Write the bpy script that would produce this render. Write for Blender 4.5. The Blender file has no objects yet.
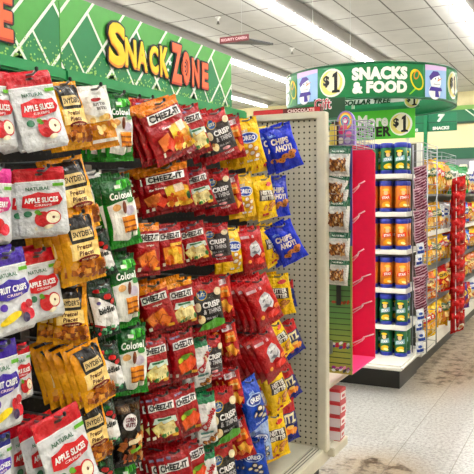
import bpy, bmesh, math, random
from mathutils import Vector, Matrix
random.seed(7)
SC = bpy.context.scene
COL = SC.collection
PI = math.pi

# ------------------------------------------------------------------ camera
F = 700.0
CAM = Vector((0, 0, 1.2))
YAW, PITCH, ROLL = map(math.radians, (27.2086, -3.1259, 0.6))
fw = Vector((-math.sin(YAW)*math.cos(PITCH), math.cos(YAW)*math.cos(PITCH), math.sin(PITCH)))
_r = Vector((math.cos(YAW), math.sin(YAW), 0)); _u = _r.cross(fw)
rt = _r*math.cos(ROLL) - _u*math.sin(ROLL)
up = _u*math.cos(ROLL) + _r*math.sin(ROLL)

def hit(px, py, ax, v):
    d = fw + rt*((px-237)/F) - up*((py-237)/F)
    return CAM + d*((v-CAM[ax])/d[ax])

cd = bpy.data.cameras.new('camera'); cd.sensor_width = 36; cd.lens = F/474*36
cd.clip_start = .05; cd.clip_end = 100
co = bpy.data.objects.new('camera', cd); COL.objects.link(co)
m3 = Matrix((rt, up, -fw)).transposed()
co.matrix_world = Matrix.Translation(CAM) @ m3.to_4x4()
SC.camera = co
SC.view_settings.view_transform = 'Standard'
SC.view_settings.look = 'None'
SC.view_settings.gamma = 1
SC.view_settings.use_curve_mapping = False
SC.view_settings.exposure = 0.5

# ------------------------------------------------------------------ materials
def lin(h):
    h = h.lstrip('#')
    c = [int(h[i:i+2], 16)/255 for i in (0, 2, 4)]
    return tuple((x/12.92 if x <= .04045 else ((x+.055)/1.055)**2.4) for x in c)+(1,)

_m = {}
def mat(col, rough=.5, metal=0, kind='', emit=0, bump=0, bscale=30, coat=0):
    key = (col, rough, metal, kind, emit, bump, bscale, coat)
    if key in _m: return _m[key]
    m = bpy.data.materials.new('surface_'+col.strip('#')+('_'+kind if kind else ''))
    m.use_nodes = True
    nt = m.node_tree; b = nt.nodes['Principled BSDF']
    c = lin(col)
    b.inputs['Base Color'].default_value = c
    b.inputs['Roughness'].default_value = rough
    b.inputs['Metallic'].default_value = metal
    if kind in ('foil', 'print'): b.inputs['Specular IOR Level'].default_value = .38
    if coat: b.inputs['Coat Weight'].default_value = coat
    if emit:
        b.inputs['Emission Color'].default_value = c
        b.inputs['Emission Strength'].default_value = emit
    # procedural tone variation
    tc = nt.nodes.new('ShaderNodeTexCoord')
    n = nt.nodes.new('ShaderNodeTexNoise'); n.inputs['Scale'].default_value = bscale
    n.inputs['Detail'].default_value = 3
    nt.links.new(tc.outputs['Object'], n.inputs['Vector'])
    if not emit:
        mx = nt.nodes.new('ShaderNodeMix'); mx.data_type = 'RGBA'
        mx.inputs[6].default_value = tuple(x*.86 for x in c[:3])+(1,)
        mx.inputs[7].default_value = tuple(min(1, x*1.08) for x in c[:3])+(1,)
        nt.links.new(n.outputs['Fac'], mx.inputs[0])
        nt.links.new(mx.outputs[2], b.inputs['Base Color'])
    if bump:
        bp = nt.nodes.new('ShaderNodeBump'); bp.inputs['Strength'].default_value = bump
        bp.inputs['Distance'].default_value = .02 if bscale < 20 else .006
        nt.links.new(n.outputs['Fac'], bp.inputs['Height'])
        nt.links.new(bp.outputs['Normal'], b.inputs['Normal'])
    _m[key] = m
    return m

def rich(col, g=1.25):
    """printed film colours: deeper and more saturated than the plain swatch"""
    c = [int(col[i:i+2], 16)/255 for i in (1, 3, 5)]
    import colorsys
    h, sa, v = colorsys.rgb_to_hsv(*c)
    if sa > .12: sa = min(1, sa*g)
    c = colorsys.hsv_to_rgb(h, sa, v*.98)
    return '#%02x%02x%02x' % tuple(int(max(0, min(1, x))*255) for x in c)
def foil(col):
    col = rich(col)
    return mat(col, .27, 0, 'foil', 0, .7, 7, .2)
def ink(col):
    col = rich(col, 1.2)
    return mat(col, .3, 0, 'print', 0, .6, 7, .15)

# ------------------------------------------------------------------ object helpers
def link(name, me, parent=None):
    o = bpy.data.objects.new(name, me); COL.objects.link(o)
    if parent: o.parent = parent
    return o
def tag(o, label=None, cat=None, group=None, kind=None):
    if label: o['label'] = label
    if cat: o['category'] = cat
    if group: o['group'] = group
    if kind: o['kind'] = kind
    return o
def empty(name, loc, label, cat, group=None, rz=0):
    o = bpy.data.objects.new(name, None); COL.objects.link(o)
    o.location = loc; o.rotation_euler = (0, 0, rz); o.empty_display_size = .05
    return tag(o, label, cat, group)

class MB:
    def __init__(s): s.bm = bmesh.new(); s.mats = []
    def mi(s, m):
        if m not in s.mats: s.mats.append(m)
        return s.mats.index(m)
    def box(s, a, b, m, bev=0, M=None):
        x0, y0, z0 = [min(a[i], b[i]) for i in range(3)]; x1, y1, z1 = [max(a[i], b[i]) for i in range(3)]
        t = bmesh.new(); bmesh.ops.create_cube(t, size=1)
        for v in t.verts:
            v.co = Vector((x0+(v.co.x+.5)*(x1-x0), y0+(v.co.y+.5)*(y1-y0), z0+(v.co.z+.5)*(z1-z0)))
        if bev: bmesh.ops.bevel(t, geom=t.edges[:], offset=min(bev, .45*min(x1-x0, y1-y0, z1-z0)), segments=2, affect='EDGES')
        s.merge(t, m, M)
    def merge(s, t, m, M=None):
        i = s.mi(m); vs = {}
        for v in t.verts: vs[v] = s.bm.verts.new(M @ v.co if M else v.co)
        for f in t.faces:
            try:
                nf = s.bm.faces.new([vs[v] for v in f.verts]); nf.material_index = i
            except ValueError: pass
        t.free()
    def poly(s, pts, m):
        f = s.bm.faces.new([s.bm.verts.new(p) for p in pts]); f.material_index = s.mi(m)
    def tube(s, pts, r, m, n=8):
        pts = [Vector(p) for p in pts]; rings = []; i = s.mi(m)
        for k, p in enumerate(pts):
            d = (pts[min(k+1, len(pts)-1)]-pts[max(k-1, 0)]).normalized()
            a = d.cross(Vector((0, 0, 1)) if abs(d.z) < .9 else Vector((1, 0, 0))).normalized(); b = d.cross(a)
            rings.append([s.bm.verts.new(p+(a*math.cos(t*2*PI/n)+b*math.sin(t*2*PI/n))*r) for t in range(n)])
        for k in range(len(rings)-1):
            for t in range(n):
                f = s.bm.faces.new((rings[k][t], rings[k][(t+1) % n], rings[k+1][(t+1) % n], rings[k+1][t])); f.material_index = i; f.smooth = True
        for rr in (rings[0][::-1], rings[-1]):
            f = s.bm.faces.new(rr); f.material_index = i
    def lathe(s, prof, m, n=20, c=(0, 0)):
        i = s.mi(m); rings = []
        for r, z in prof: rings.append([s.bm.verts.new((c[0]+r*math.cos(t*2*PI/n), c[1]+r*math.sin(t*2*PI/n), z)) for t in range(n)])
        for k in range(len(rings)-1):
            for t in range(n):
                f = s.bm.faces.new((rings[k][t], rings[k][(t+1) % n], rings[k+1][(t+1) % n], rings[k+1][t])); f.material_index = i; f.smooth = True
        for rr in (rings[0][::-1], rings[-1]):
            f = s.bm.faces.new(rr); f.material_index = i
    def mesh(s, name):
        me = bpy.data.meshes.new(name); 
        bmesh.ops.recalc_face_normals(s.bm, faces=s.bm.faces[:]) if getattr(s, 'rec', True) else None
        s.bm.to_mesh(me); s.bm.free()
        for m in s.mats: me.materials.append(m)
        return me
    def build(s, name, parent=None): return link(name, s.mesh(name), parent)

# flat shapes (x right, y up), returned as bmesh in the z=0 plane
_tc = {}
def text_bm(body, size=1.0, off=0.0, shear=0.0, space=1.0):
    key = (body, off, shear, space)
    if key not in _tc:
        cu = bpy.data.curves.new('lettering', 'FONT'); cu.body = body; cu.size = 1.0; cu.offset = off
        cu.resolution_u = 3; cu.shear = shear; cu.space_character = space
        o = bpy.data.objects.new('lettering', cu); COL.objects.link(o)
        bpy.context.view_layer.update()
        me = o.to_mesh(); vs = [tuple(v.co) for v in me.vertices]; fs = [tuple(p.vertices) for p in me.polygons]
        o.to_mesh_clear(); bpy.data.objects.remove(o); bpy.data.curves.remove(cu)
        _tc[key] = (vs, fs)
    vs, fs = _tc[key]
    x0 = min(v[0] for v in vs); x1 = max(v[0] for v in vs); y0 = min(v[1] for v in vs); y1 = max(v[1] for v in vs)
    t = bmesh.new(); bv = [t.verts.new(((v[0]-(x0+x1)/2)/(y1-y0)*size, (v[1]-(y0+y1)/2)/(y1-y0)*size, 0)) for v in vs]
    for f in fs:
        try: t.faces.new([bv[i] for i in f])
        except ValueError: pass
    t.w = (x1-x0)/(y1-y0)*size if False else None
    return t
def twidth(t): return max(v.co.x for v in t.verts)-min(v.co.x for v in t.verts)

def text_fit(body, w, h, off=.03, shear=0, rot=0, cx=0, cy=0):
    t = text_bm2(body, min(off, .03), shear)
    if off > .04:
        g = (off-.03)*.9; src = [(v.co.x, v.co.y) for v in t.verts]; t.verts.ensure_lookup_table(); t.verts.index_update()
        fs = [[v.index for v in f.verts] for f in t.faces]
        for k, (dx, dy) in enumerate(((g, 0), (-g, 0), (0, g), (0, -g), (g*.7, g*.7), (-g*.7, -g*.7), (g*.7, -g*.7), (-g*.7, g*.7))):
            nv = [t.verts.new((x+dx, y+dy, (k+1)*.004)) for x, y in src]
            for f in fs: t.faces.new([nv[i] for i in f])
    ww = twidth(t)
    for v in t.verts:
        v.co.z *= h
        x = v.co.x/ww*w; y = v.co.y*h
        v.co.x = cx+x*math.cos(rot)-y*math.sin(rot); v.co.y = cy+x*math.sin(rot)+y*math.cos(rot)
    return t
def text_bm2(body, off, shear):
    key = (body, off, shear)
    if key not in _tc:
        cu = bpy.data.curves.new('lettering', 'FONT'); cu.body = body; cu.size = 1.0; cu.offset = off
        cu.resolution_u = 3; cu.shear = shear; cu.space_character = 1+off*2
        o = bpy.data.objects.new('lettering', cu); COL.objects.link(o)
        bpy.context.view_layer.update()
        me = o.to_mesh(); vs = [tuple(v.co) for v in me.vertices]; fs = [tuple(p.vertices) for p in me.polygons]
        o.to_mesh_clear(); bpy.data.objects.remove(o); bpy.data.curves.remove(cu)
        _tc[key] = (vs, fs)
    vs, fs = _tc[key]
    x0 = min(v[0] for v in vs); x1 = max(v[0] for v in vs); y0 = min(v[1] for v in vs); y1 = max(v[1] for v in vs)
    t = bmesh.new(); bv = [t.verts.new(((v[0]-(x0+x1)/2)/(y1-y0), (v[1]-(y0+y1)/2)/(y1-y0), 0)) for v in vs]
    for f in fs:
        try: t.faces.new([bv[i] for i in f])
        except ValueError: pass
    return t
def poly_bm(pts):
    t = bmesh.new(); t.faces.new([t.verts.new((p[0], p[1], 0)) for p in pts])
    bmesh.ops.triangulate(t, faces=t.faces[:])
    return t
def ell_bm(cx, cy, rx, ry, n=18, rot=0):
    return poly_bm([(cx+rx*math.cos(a)*math.cos(rot)-ry*math.sin(a)*math.sin(rot), cy+rx*math.cos(a)*math.sin(rot)+ry*math.sin(a)*math.cos(rot)) for a in [k*2*PI/n for k in range(n)]])
def grid_cut(t, xs, ys):
    for x in xs:
        bmesh.ops.bisect_plane(t, geom=t.verts[:]+t.edges[:]+t.faces[:], plane_co=(x, 0, 0), plane_no=(1, 0, 0))
    for y in ys:
        bmesh.ops.bisect_plane(t, geom=t.verts[:]+t.edges[:]+t.faces[:], plane_co=(0, y, 0), plane_no=(0, 1, 0))
def warp(mb, t, m, fn):
    for v in t.verts:
        x, y, z = v.co
        p = fn(x, y)
        if z:      # layered strokes stand off the surface a hair
            n = (fn(x+1e-3, y)-p).cross(fn(x, y+1e-3)-p)
            if n.length > 0: p = p+n.normalized()*z
        v.co = p
    mb.merge(t, m)

# ------------------------------------------------------------------ snack bags
class Bag:
    """normalised art space: u -1..1 across, s 0..1 bottom to top; unit bag has height 1, width asp"""
    def __init__(s, asp, T, bands, pouch=False, seed=0, seal=.055):
        s.asp, s.T, s.bands, s.pouch, s.seal = asp, T*(1 if pouch else 1.25), bands, pouch, (0 if pouch else seal)
        r = random.Random(seed); s.p = [r.uniform(0, 6.28) for _ in range(8)]
        s.mb = MB(); s.layer = 0
        s.art = []
    def hw(s, v):
        w = s.asp/2
        if s.pouch:
            w *= (1-.03*math.sin(PI*v))
            if v < .07: w *= 1-.12*(1-v/.07)**2
            if v > .95: w *= 1-.06*((v-.95)/.05)**2
        else:
            w *= 1-.07*math.sin(PI*v)**.6+.012*math.sin(11*v+s.p[0])
        return w
    def d(s, u, v):
        a = s.seal
        e = max(0, 1-abs(u)**3)**.5
        q = min(1, max(0, (v-a)/(1-2*a)))
        if s.pouch:
            k = (max(0, 1-q)**.7)*min(1, q/.06)**.5 if q < 1 else 0
            k = max(k, .05*min(1, q/.06))
        else:
            k = math.sin(PI*q)**.5
        base = s.T*.5*e*k
        wr = s.T*.12*(math.sin(5*u+7*v+s.p[1])*math.sin(9*v-3*u+s.p[2]))*e*min(1, 4*k)
        ends = math.exp(-((q-.1)/.09)**2)+math.exp(-((q-.9)/.09)**2)
        wr += s.T*.15*math.sin(9*u+s.p[3]+3*math.sin(4*u+s.p[4]))*ends*e*(0.4 if s.pouch else 1)
        return max(.004, base+wr)
    def P(s, x, y, off=0):       # x in [-asp/2,asp/2], y in [0,1]
        u = max(-1, min(1, x/(s.asp/2)))
        return Vector((u*s.hw(y), -s.d(u, y)-off, y-1))
    def color(s, v):
        for a, b, c in s.bands:
            if a <= v <= b: return c
        return s.bands[0][2]
    def base(s, mb):
        nu, a = 14, s.seal
        cuts = sorted(set([round(a+(1-2*a)*k/20, 4) for k in range(21)]+[round(b[0], 4) for b in s.bands if a < b[0] < 1-a]))
        bm = mb.bm
        for side in (-1, 1):
            g = []
            for v in cuts:
                row = []
                for k in range(nu+1):
                    u = math.sin((k/nu-.5)*PI)
                    row.append(bm.verts.new((u*s.hw(v), side*s.d(u, v) if abs(u) < .9999 else 0, v-1)))
                g.append(row)
            for j in range(len(cuts)-1):
                c = foil(s.color((cuts[j]+cuts[j+1])/2)); i = mb.mi(c)
                for k in range(nu):
                    f = bm.faces.new((g[j][k], g[j][k+1], g[j+1][k+1], g[j+1][k])); f.material_index = i; f.smooth = True
        bmesh.ops.remove_doubles(bm, verts=bm.verts[:], dist=1e-5)
        if s.pouch:
            bmesh.ops.holes_fill(bm, edges=bm.edges[:], sides=0)
    def sealmesh(s, top):
        mb = MB(); bm = mb.bm; n = 36; i = mb.mi(foil(s.color(1 if top else 0)))
        v0, v1 = (1-s.seal-.004, 1.0) if top else (0.0, s.seal+.004)
        rows = []
        for v in (v0, v1):
            for sd in (-1, 1):
                rows.append([bm.verts.new(((-1+2*k/n)*s.hw(v), .004*sd+.0045*math.sin(k*1.9+s.p[5])+.010*math.sin(k*.33+s.p[6])*(v == (1.0 if top else 0.0)),
                    v-1+((.006 if k % 2 else 0)*(1 if top else -1) if v in (0.0, 1.0) else 0))) for k in range(n+1)])
        r0, r1, r2, r3 = rows
        for a, b in ((r0, r2), (r3, r1), (r2, r3), (r1, r0)):
            for k in range(n):
                f = bm.faces.new((a[k], a[k+1], b[k+1], b[k])); f.material_index = i
        return mb.mesh('top_seal' if top else 'bottom_seal')
    # art primitives
    def _add(s, t, col):
        s.layer += 1
        s.art.append((t, col, .009+.003*s.layer))
    def sx(s, u): return u*s.asp/2
    def rect(s, u0, v0, u1, v1, col): s._add(poly_bm([(s.sx(u0), v0), (s.sx(u1), v0), (s.sx(u1), v1), (s.sx(u0), v1)]), col)
    def poly(s, pts, col): s._add(poly_bm([(s.sx(u), v) for u, v in pts]), col)
    def ell(s, u, v, ru, rv, col, rot=0): s._add(ell_bm(s.sx(u), v, s.sx(ru), rv, 18, rot), col)
    def text(s, body, u, v, wu, h, col, off=.04, rot=0, shear=0):
        s._add(text_fit(body, s.sx(wu), h, off, shear, rot, s.sx(u), v), col)
    def quad(s, u, v, a, b, rot, col):
        c, q = math.cos(rot), math.sin(rot); x0 = s.sx(u)
        s._add(poly_bm([(x0+c*i*a-q*j*b, v+q*i*a+c*j*b) for i, j in ((-1, -1), (1, -1), (1, 1), (-1, 1))]), col); s.layer -= .6
    def meshes(s):
        mb = s.mb; s.base(mb)
        mb.rec = False
        xs = [s.asp/2*(-1+2*k/12) for k in range(1, 12)]; ys = [k/16 for k in range(1, 16)]
        for t, col, off in s.art:
            for v in t.verts:
                v.co.x = max(-s.asp/2*.97, min(s.asp/2*.97, v.co.x)); v.co.y = max(s.seal, min(1-s.seal if not s.pouch else .995, v.co.y))
            grid_cut(t, xs, ys)
            warp(mb, t, ink(col), lambda x, y, o=off: s.P(x, y, o))
        bmesh.ops.recalc_face_normals(mb.bm, faces=[f for f in mb.bm.faces if f.smooth])
        body = mb.mesh('snack_bag')
        if s.pouch: return (body, None, None)
        return (body, s.sealmesh(True), s.sealmesh(False))

K = {}
def kind(key, look, bag, cat='snack bag', name='snack_bag'):
    K[key] = dict(look=look, me=bag.meshes(), asp=bag.asp, cat=cat, name=name, T=bag.T)

def pouch(key, look, top, splash, word, fruits, accent):
    b = Bag(.66, .14, [(0, .80, '#dfe1e6'), (.80, 1, top)], True, hash(word) % 97 if False else len(word)*7)
    b.rect(-.97, .795, .97, .81, '#f4f4f4')
    b.ell(0, .905, .16, .018, '#2a1416')
    b.text('NATURAL', -.1, .70, .95, .05, '#3c6b52', .03)
    b.text('Simply', -.15, .755, .4, .028, '#7f958a', .0)
    b.rect(.50, .72, .93, .765, '#6fb23a')
    b.poly([(-.8, .44), (-.72, .6), (-.4, .62), (-.1, .65), (.3, .62), (.72, .63), (.85, .52), (.7, .45), (.2, .42), (-.3, .4)], splash)
    b.text(word, 0, .53, 1.35, .075, '#ffffff', .05)
    b.text('CRISPS', .05, .455, .7, .03, '#f6dede', .03)
    b.ell(-.58, .34, .17, .045, accent)
    for f in fruits: b.ell(*f)
    b.text('NET WT 0.5 OZ', 0, .06, .6, .02, '#9a7a80', .0)
    kind(key, look, b, 'snack pouch', 'fruit_pouch')
apple_fr = [(.0, .25, .34, .115, '#c3202c'), (-.12, .33, .1, .02, '#5a8f2c'), (.38, .27, .34, .105, '#c3202c', .35), (.4, .27, .28, .085, '#f1e9cf', .35), (.42, .27, .06, .02, '#6b3a1c', .35), (.2, .14, .2, .03, '#f1e9cf', .2), (-.2, .36, .12, .03, '#6fa53a')]
pouch('apple', 'white red-topped apple pouch', '#c2152b', '#cf1f30', 'APPLE SLICES', apple_fr, '#2f6b4c')
pouch('strawberry', 'white pouch with pink top', '#d94a9b', '#d8398c', 'STRAWBERRY', [(.1, .25, .3, .1, '#c92238'), (.4, .2, .25, .08, '#e2435a'), (-.1, .2, .2, .07, '#b31a30')], '#8a3c78')
pouch('mixedberry', 'white purple-topped fruit pouch', '#4a2c96', '#43279c', 'FRUIT CRISPS', [(-.35, .2, .5, .05, '#f0d53a', .3), (.35, .28, .22, .07, '#c92238'), (.55, .2, .22, .07, '#d3304a'), (.3, .17, .2, .06, '#3a2c52'), (.6, .32, .18, .05, '#b81f3c')], '#5e3aa8')
pouch('peach', 'white indigo-topped fruit pouch', '#3a3a86', '#5b35b0', 'PEACHES', [(0, .24, .32, .12, '#d3382f'), (.05, .27, .2, .07, '#e9712f'), (.4, .2, .22, .09, '#b52226')], '#39367c')

def chunks(b, n, u0, u1, v0, v1, cols, sz, rnd, asp=1.0):
    for i in range(n):
        b.quad(rnd.uniform(u0, u1), rnd.uniform(v0, v1), sz*rnd.uniform(.6, 1.2), sz*asp*rnd.uniform(.6, 1.2), rnd.uniform(0, 3.1), rnd.choice(cols))

R1 = random.Random(3)
b = Bag(.62, .2, [(0, .62, '#f2b83c'), (.62, 1, '#eaa82e')], seed=1)
b.poly([(-.62, .56), (-.78, .945), (.78, .945), (.62, .56)], '#1b1512')
b.rect(-.62, .6, .66, .79, '#0f0c0b'); b.rect(-.55, .62, .59, .77, '#e8cf98')
b.text("SNYDER'S", .02, .695, 1.02, .085, '#2a1a12', .04)
b.poly([(-.8, .34), (-.75, .57), (.75, .57), (.8, .34)], '#f2d592')
b.text('Pretzel', 0, .51, .9, .07, '#5c3216', .03, shear=.2); b.text('Pieces', 0, .42, .85, .07, '#5c3216', .03, shear=.2)
b.ell(.08, .33, .58, .045, '#7a1620'); b.text('HONEY MUSTARD', .08, .33, .8, .025, '#f0dcb0', .02)
chunks(b, 46, -.85, .9, .09, .28, ['#a8601c', '#c9822c', '#7d3f12', '#e2a850', '#b86f22'], .045, R1)
kind('pretzel', 'golden pretzel bag with black top', b)

b = Bag(.55, .2, [(0, .45, '#d99a35'), (.45, 1, '#eceae6')], seed=2)
b.poly([(-.97, .42), (-.97, .58), (-.3, .5), (.4, .52), (.97, .42)], '#f0e2c0')
b.ell(-.1, .78, .35, .03, '#b3282c'); b.text('BUTTER', .05, .70, .9, .05, '#4c4038', .03); b.text('BITES', .15, .63, .7, .05, '#4c4038', .03)
for i in range(14):
    b.ell(R1.uniform(-.7, .8), R1.uniform(.2, .5), R1.uniform(.15, .3), R1.uniform(.03, .05), R1.choice(['#b36a22', '#d69038', '#8c4c16', '#f0cd84']), R1.uniform(-1, 1))
b.rect(-.9, .09, .9, .14, '#f5efe2')
kind('bites', 'white pretzel bites bag with golden bottom', b)

b = Bag(.5, .2, [(0, .2, '#2c8a2c'), (.2, .62, '#2f9a35'), (.62, 1, '#155c28')], seed=3)
b.poly([(-.3, .8), (.0, .93), (.75, .93), (.85, .84), (.2, .79)], '#5cc04a'); b.rect(-.25, .82, .05, .87, '#e9f3e6')
b.poly([(-.85, .12), (-.92, .6), (-.2, .64), (.85, .66), (.9, .3), (.6, .14), (0, .08)], '#f1efe8')
b.text('Colonel', 0, .72, 1.5, .1, '#f4f8f0', .04, shear=.15)
b.ell(.35, .5, .3, .07, '#d6c8dc'); b.ell(.0, .55, .12, .09, '#7c4424'); b.ell(-.45, .56, .25, .05, '#e2b074')
b.rect(-.25, .2, .62, .42, '#e79a2c'); b.rect(-.25, .26, .62, .285, '#8a4416'); b.rect(-.25, .34, .62, .36, '#8a4416'); b.rect(-.2, .2, .6, .22, '#6b3412')
b.ell(.45, .64, .25, .04, '#2f7d2c')
kind('green', 'green and white cracker chip bag', b)

b = Bag(.52, .18, [(0, 1, '#1d3327')], seed=4)
b.poly([(-.97, .3), (-.97, .8), (-.4, .74), (.9, .5), (.97, .2), (.6, .12)], '#f2efee')
b.poly([(-.97, .26), (-.97, .3), (.6, .12), (.6, .08)], '#a83034')
b.text('biddies', .05, .50, 1.35, .11, '#1c2320', .05)
b.ell(.3, .72, .3, .05, '#c4252c'); b.ell(.62, .62, .24, .045, '#b51e28', .5); b.ell(.1, .84, .3, .04, '#3e8a54'); b.ell(-.4, .86, .25, .035, '#d1323a'); b.ell(-.5, .65, .14, .03, '#7d6fae')
chunks(b, 18, -.8, .8, .08, .2, ['#3c8f5e', '#8ec4a0', '#1c5f3c', '#c22f35'], .03, R1)
kind('chile', 'small white and dark green pepper snack bag', b)

b = Bag(.46, .2, [(0, 1, '#1e1714')], seed=5)
b.rect(-.95, .82, .95, .93, '#4c3320'); b.text('RANCH', 0, .88, 1.2, .06, '#8f744c', .03)
b.ell(-.05, .68, .55, .125, '#efe3e4'); b.ell(-.05, .68, .5, .115, '#f6f0f1')
b.text('CORN', -.05, .72, .7, .065, '#7c1733', .05); b.text('NUTS', -.05, .64, .7, .065, '#7c1733', .05)
chunks(b, 44, -.8, .85, .1, .5, ['#b5682c', '#8a431c', '#d98c48', '#5f2c12', '#e0b070'], .04, R1)
b.quad(.15, .42, .13, .035, .2, '#e2d3b0'); b.quad(.2, .28, .09, .03, .3, '#8fc43a')
kind('cornnuts', 'black corn nut bag with white oval', b)

def cheez(key, look, hdr, box_v, ckind, seed, asp=.62, dark='#a50f1b'):
    b = Bag(asp, .17, [(0, .1, '#8c0d18'), (.1, .86, dark), (.86, 1, hdr or dark)], seed=seed)
    rr = random.Random(seed)
    if hdr: b.poly([(-.95, .84), (-.95, .93), (.95, .93), (.95, .86)], hdr); b.text('NEW', .0, .9, .7, .03, '#3a1410', .03)
    else: b.quad(-.45, .9, .12, .02, 0, '#8b7f9c')
    b.poly([(-.82, box_v-.075), (-.78, box_v+.075), (.86, box_v+.085), (.84, box_v-.065)], '#f3ecea')
    b.text('CHEEZ-IT', .02, box_v+.003, 1.5, .11, '#20191c', .06)
    if ckind == 'white':
        b.poly([(-.7, .42), (-.5, .54), (.85, .52), (.9, .4)], '#dfe9df'); b.quad(.1, .5, .14, .02, 0, '#2f6f46')
        b.quad(-.3, .3, .13, .12, .5, '#e2bf5c'); b.quad(-.3, .3, .12, .11, .5, '#f4e3a0'); b.quad(.3, .28, .15, .14, .2, '#e0b850'); b.quad(.3, .28, .14, .13, .2, '#f6e8b0')
        b.ell(.0, .17, .4, .04, '#3a7a3c', .2); b.ell(.75, .22, .12, .06, '#2f6f34')
    elif ckind == 'orig':
        b.text('original', .1, .58, .6, .04, '#f0e4d8', .03)
        for q in ((-.4, .32, .5), (.15, .38, .3), (.3, .24, .9)):
            b.quad(q[0], q[1], .115, .11, q[2], '#b4481c'); b.quad(q[0], q[1], .1, .095, q[2], '#ec8a34')
    elif ckind == 'orange':
        b.rect(-.1, .52, .8, .58, '#f6c65a')
        b.poly([(-.6, .14), (-.7, .5), (.2, .52), (.75, .46), (.8, .2), (.3, .1)], '#f29a24'); b.quad(.1, .36, .12, .11, .2, '#f7c648'); b.quad(-.2, .22, .1, .09, .7, '#e0701c'); b.quad(.4, .22, .1, .09, .1, '#ffd45e')
    elif ckind == 'hot':
        b.ell(.15, .48, .5, .06, '#6d9a2c'); b.ell(-.4, .42, .2, .06, '#b8c83c'); b.ell(.1, .14, .5, .04, '#1f4b20')
        b.quad(-.1, .28, .15, .13, .35, '#c2431c'); b.quad(-.1, .28, .135, .118, .35, '#ee7026'); b.quad(.4, .34, .12, .12, .8, '#e75f22')
    elif ckind == 'mix':
        b.poly([(.0, .14), (-.1, .55), (.5, .58), (.9, .5), (.92, .16)], '#f0b040'); b.quad(.1, .45, .09, .09, .15, '#f5d25a'); b.quad(.5, .5, .1, .08, .1, '#f4dcc8')
        chunks(b, 24, -.1, .85, .14, .4, ['#f7cf4c', '#e88a24', '#fbe089', '#d95f20'], .05, rr)
        b.quad(-.5, .33, .12, .11, .3, '#ec8a50'); b.quad(-.3, .26, .1, .09, .9, '#e2502c'); b.ell(.85, .3, .08, .09, '#23502c'); b.text('Snap', -.25, .55, .5, .05, '#f3e3dc', .03)
    b.quad(-.72, .14, .035, .035, 0, '#d9c9b8'); b.quad(.6, .13, .06, .03, 0, '#e4b03a')
    kind(key, look, b)
cheez('cz_mix', 'wide red cheese cracker mix bag', '#e08a26', .75, 'mix', 11, .98)
cheez('cz_orig', 'red cheese cracker bag with orange header', '#e08a26', .72, 'orig', 12)
cheez('cz_orange', 'red cracker bag with orange cheese picture', '', .74, 'orange', 13)
cheez('cz_white', 'red cracker bag with pale cheese picture', '', .74, 'white', 14)
cheez('cz_whiteh', 'red pale-cheese cracker bag with orange header', '#e8a02e', .70, 'white', 15)
cheez('cz_hot', 'red cracker bag with spicy orange picture', '', .74, 'hot', 16)

def crisp(key, look, top, body, greenb, seed):
    b = Bag(.66, .17, [(0, .16, '#b01a2c'), (.16, .76, body), (.76, 1, top)], seed=seed)
    b.ell(-.35, .76, .34, .1, '#f0c83a'); b.ell(-.35, .76, .3, .088, '#1d5f9c'); b.text('RITZ', -.35, .76, .48, .06, '#f8f0c8', .04)
    b.text('CRISP', .15, .56, 1.2, .11, '#efeaea', .05); b.text('& THINS', .15, .43, 1.15, .10, '#cfc9cd', .04)
    b.ell(-.75, .55, .18, .09, '#e9d9b4'); b.ell(.7, .77, .24, .07, '#ead9b8', .3); b.ell(-.6, .3, .24, .08, '#e4cfa2', .3); b.ell(-.72, .36, .1, .04, '#b07c44')
    b.text('SEA SALT', .1, .3, .8, .04, '#bdb6b9', .02)
    if greenb:
        b.poly([(-.9, .08), (-.6, .2), (.3, .28), (.92, .22), (.95, .12), (.3, .08)], '#5a9c34')
    else:
        b.ell(.1, .22, .3, .03, '#e0a0a4'); b.text('VALUE', .2, .12, .7, .045, '#f0dadd', .03)
    kind(key, look, b)
crisp('ritz_dark', 'charcoal thin cracker bag with red trim', '#b81f28', '#3b3437', False, 21)
crisp('ritz_green', 'black thin cracker bag with green bottom', '#ad1a26', '#1f1a1b', True, 22)

b = Bag(.44, .2, [(0, .1, '#24613f'), (.1, .84, '#ecebe9'), (.84, 1, '#177a4c')], seed=6)
b.text('Combos', .05, .56, 1.9, .13, '#c32a36', .05, rot=.95, shear=.2)
b.poly([(-.95, .36), (-.95, .4), (.9, .74), (.9, .72)], '#c8505a'); b.rect(-.7, .3, .4, .34, '#4c7f78'); b.rect(-.7, .24, .1, .27, '#9fa9ab')
for u, v in ((-.4, .16), (0, .15), (.35, .18), (.6, .26), (.15, .21)): b.ell(u, v, .24, .035, '#7a4a2a', u); b.ell(u, v, .15, .02, '#c98e50', u)
kind('combos', 'white pretzel snack bag with green top', b)

b = Bag(.42, .2, [(0, 1, '#bb1a1f')], seed=7)
b.quad(-.1, .84, .13, .06, .15, '#f0dde0'); b.text('CHEEZ-IT', -.1, .84, .9, .05, '#9c1a24', .03, rot=.1)
b.poly([(-.5, .5), (-.4, .72), (.7, .75), (.8, .5)], '#f08c28'); b.text('grooves', .15, .63, .9, .07, '#fbe7a0', .03)
b.quad(.0, .33, .1, .1, .3, '#f4bc50'); b.quad(.35, .24, .09, .09, .8, '#eda040'); b.quad(-.35, .2, .07, .07, .5, '#e07c2c')
kind('grooves', 'narrow red and orange cracker bag', b)

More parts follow.
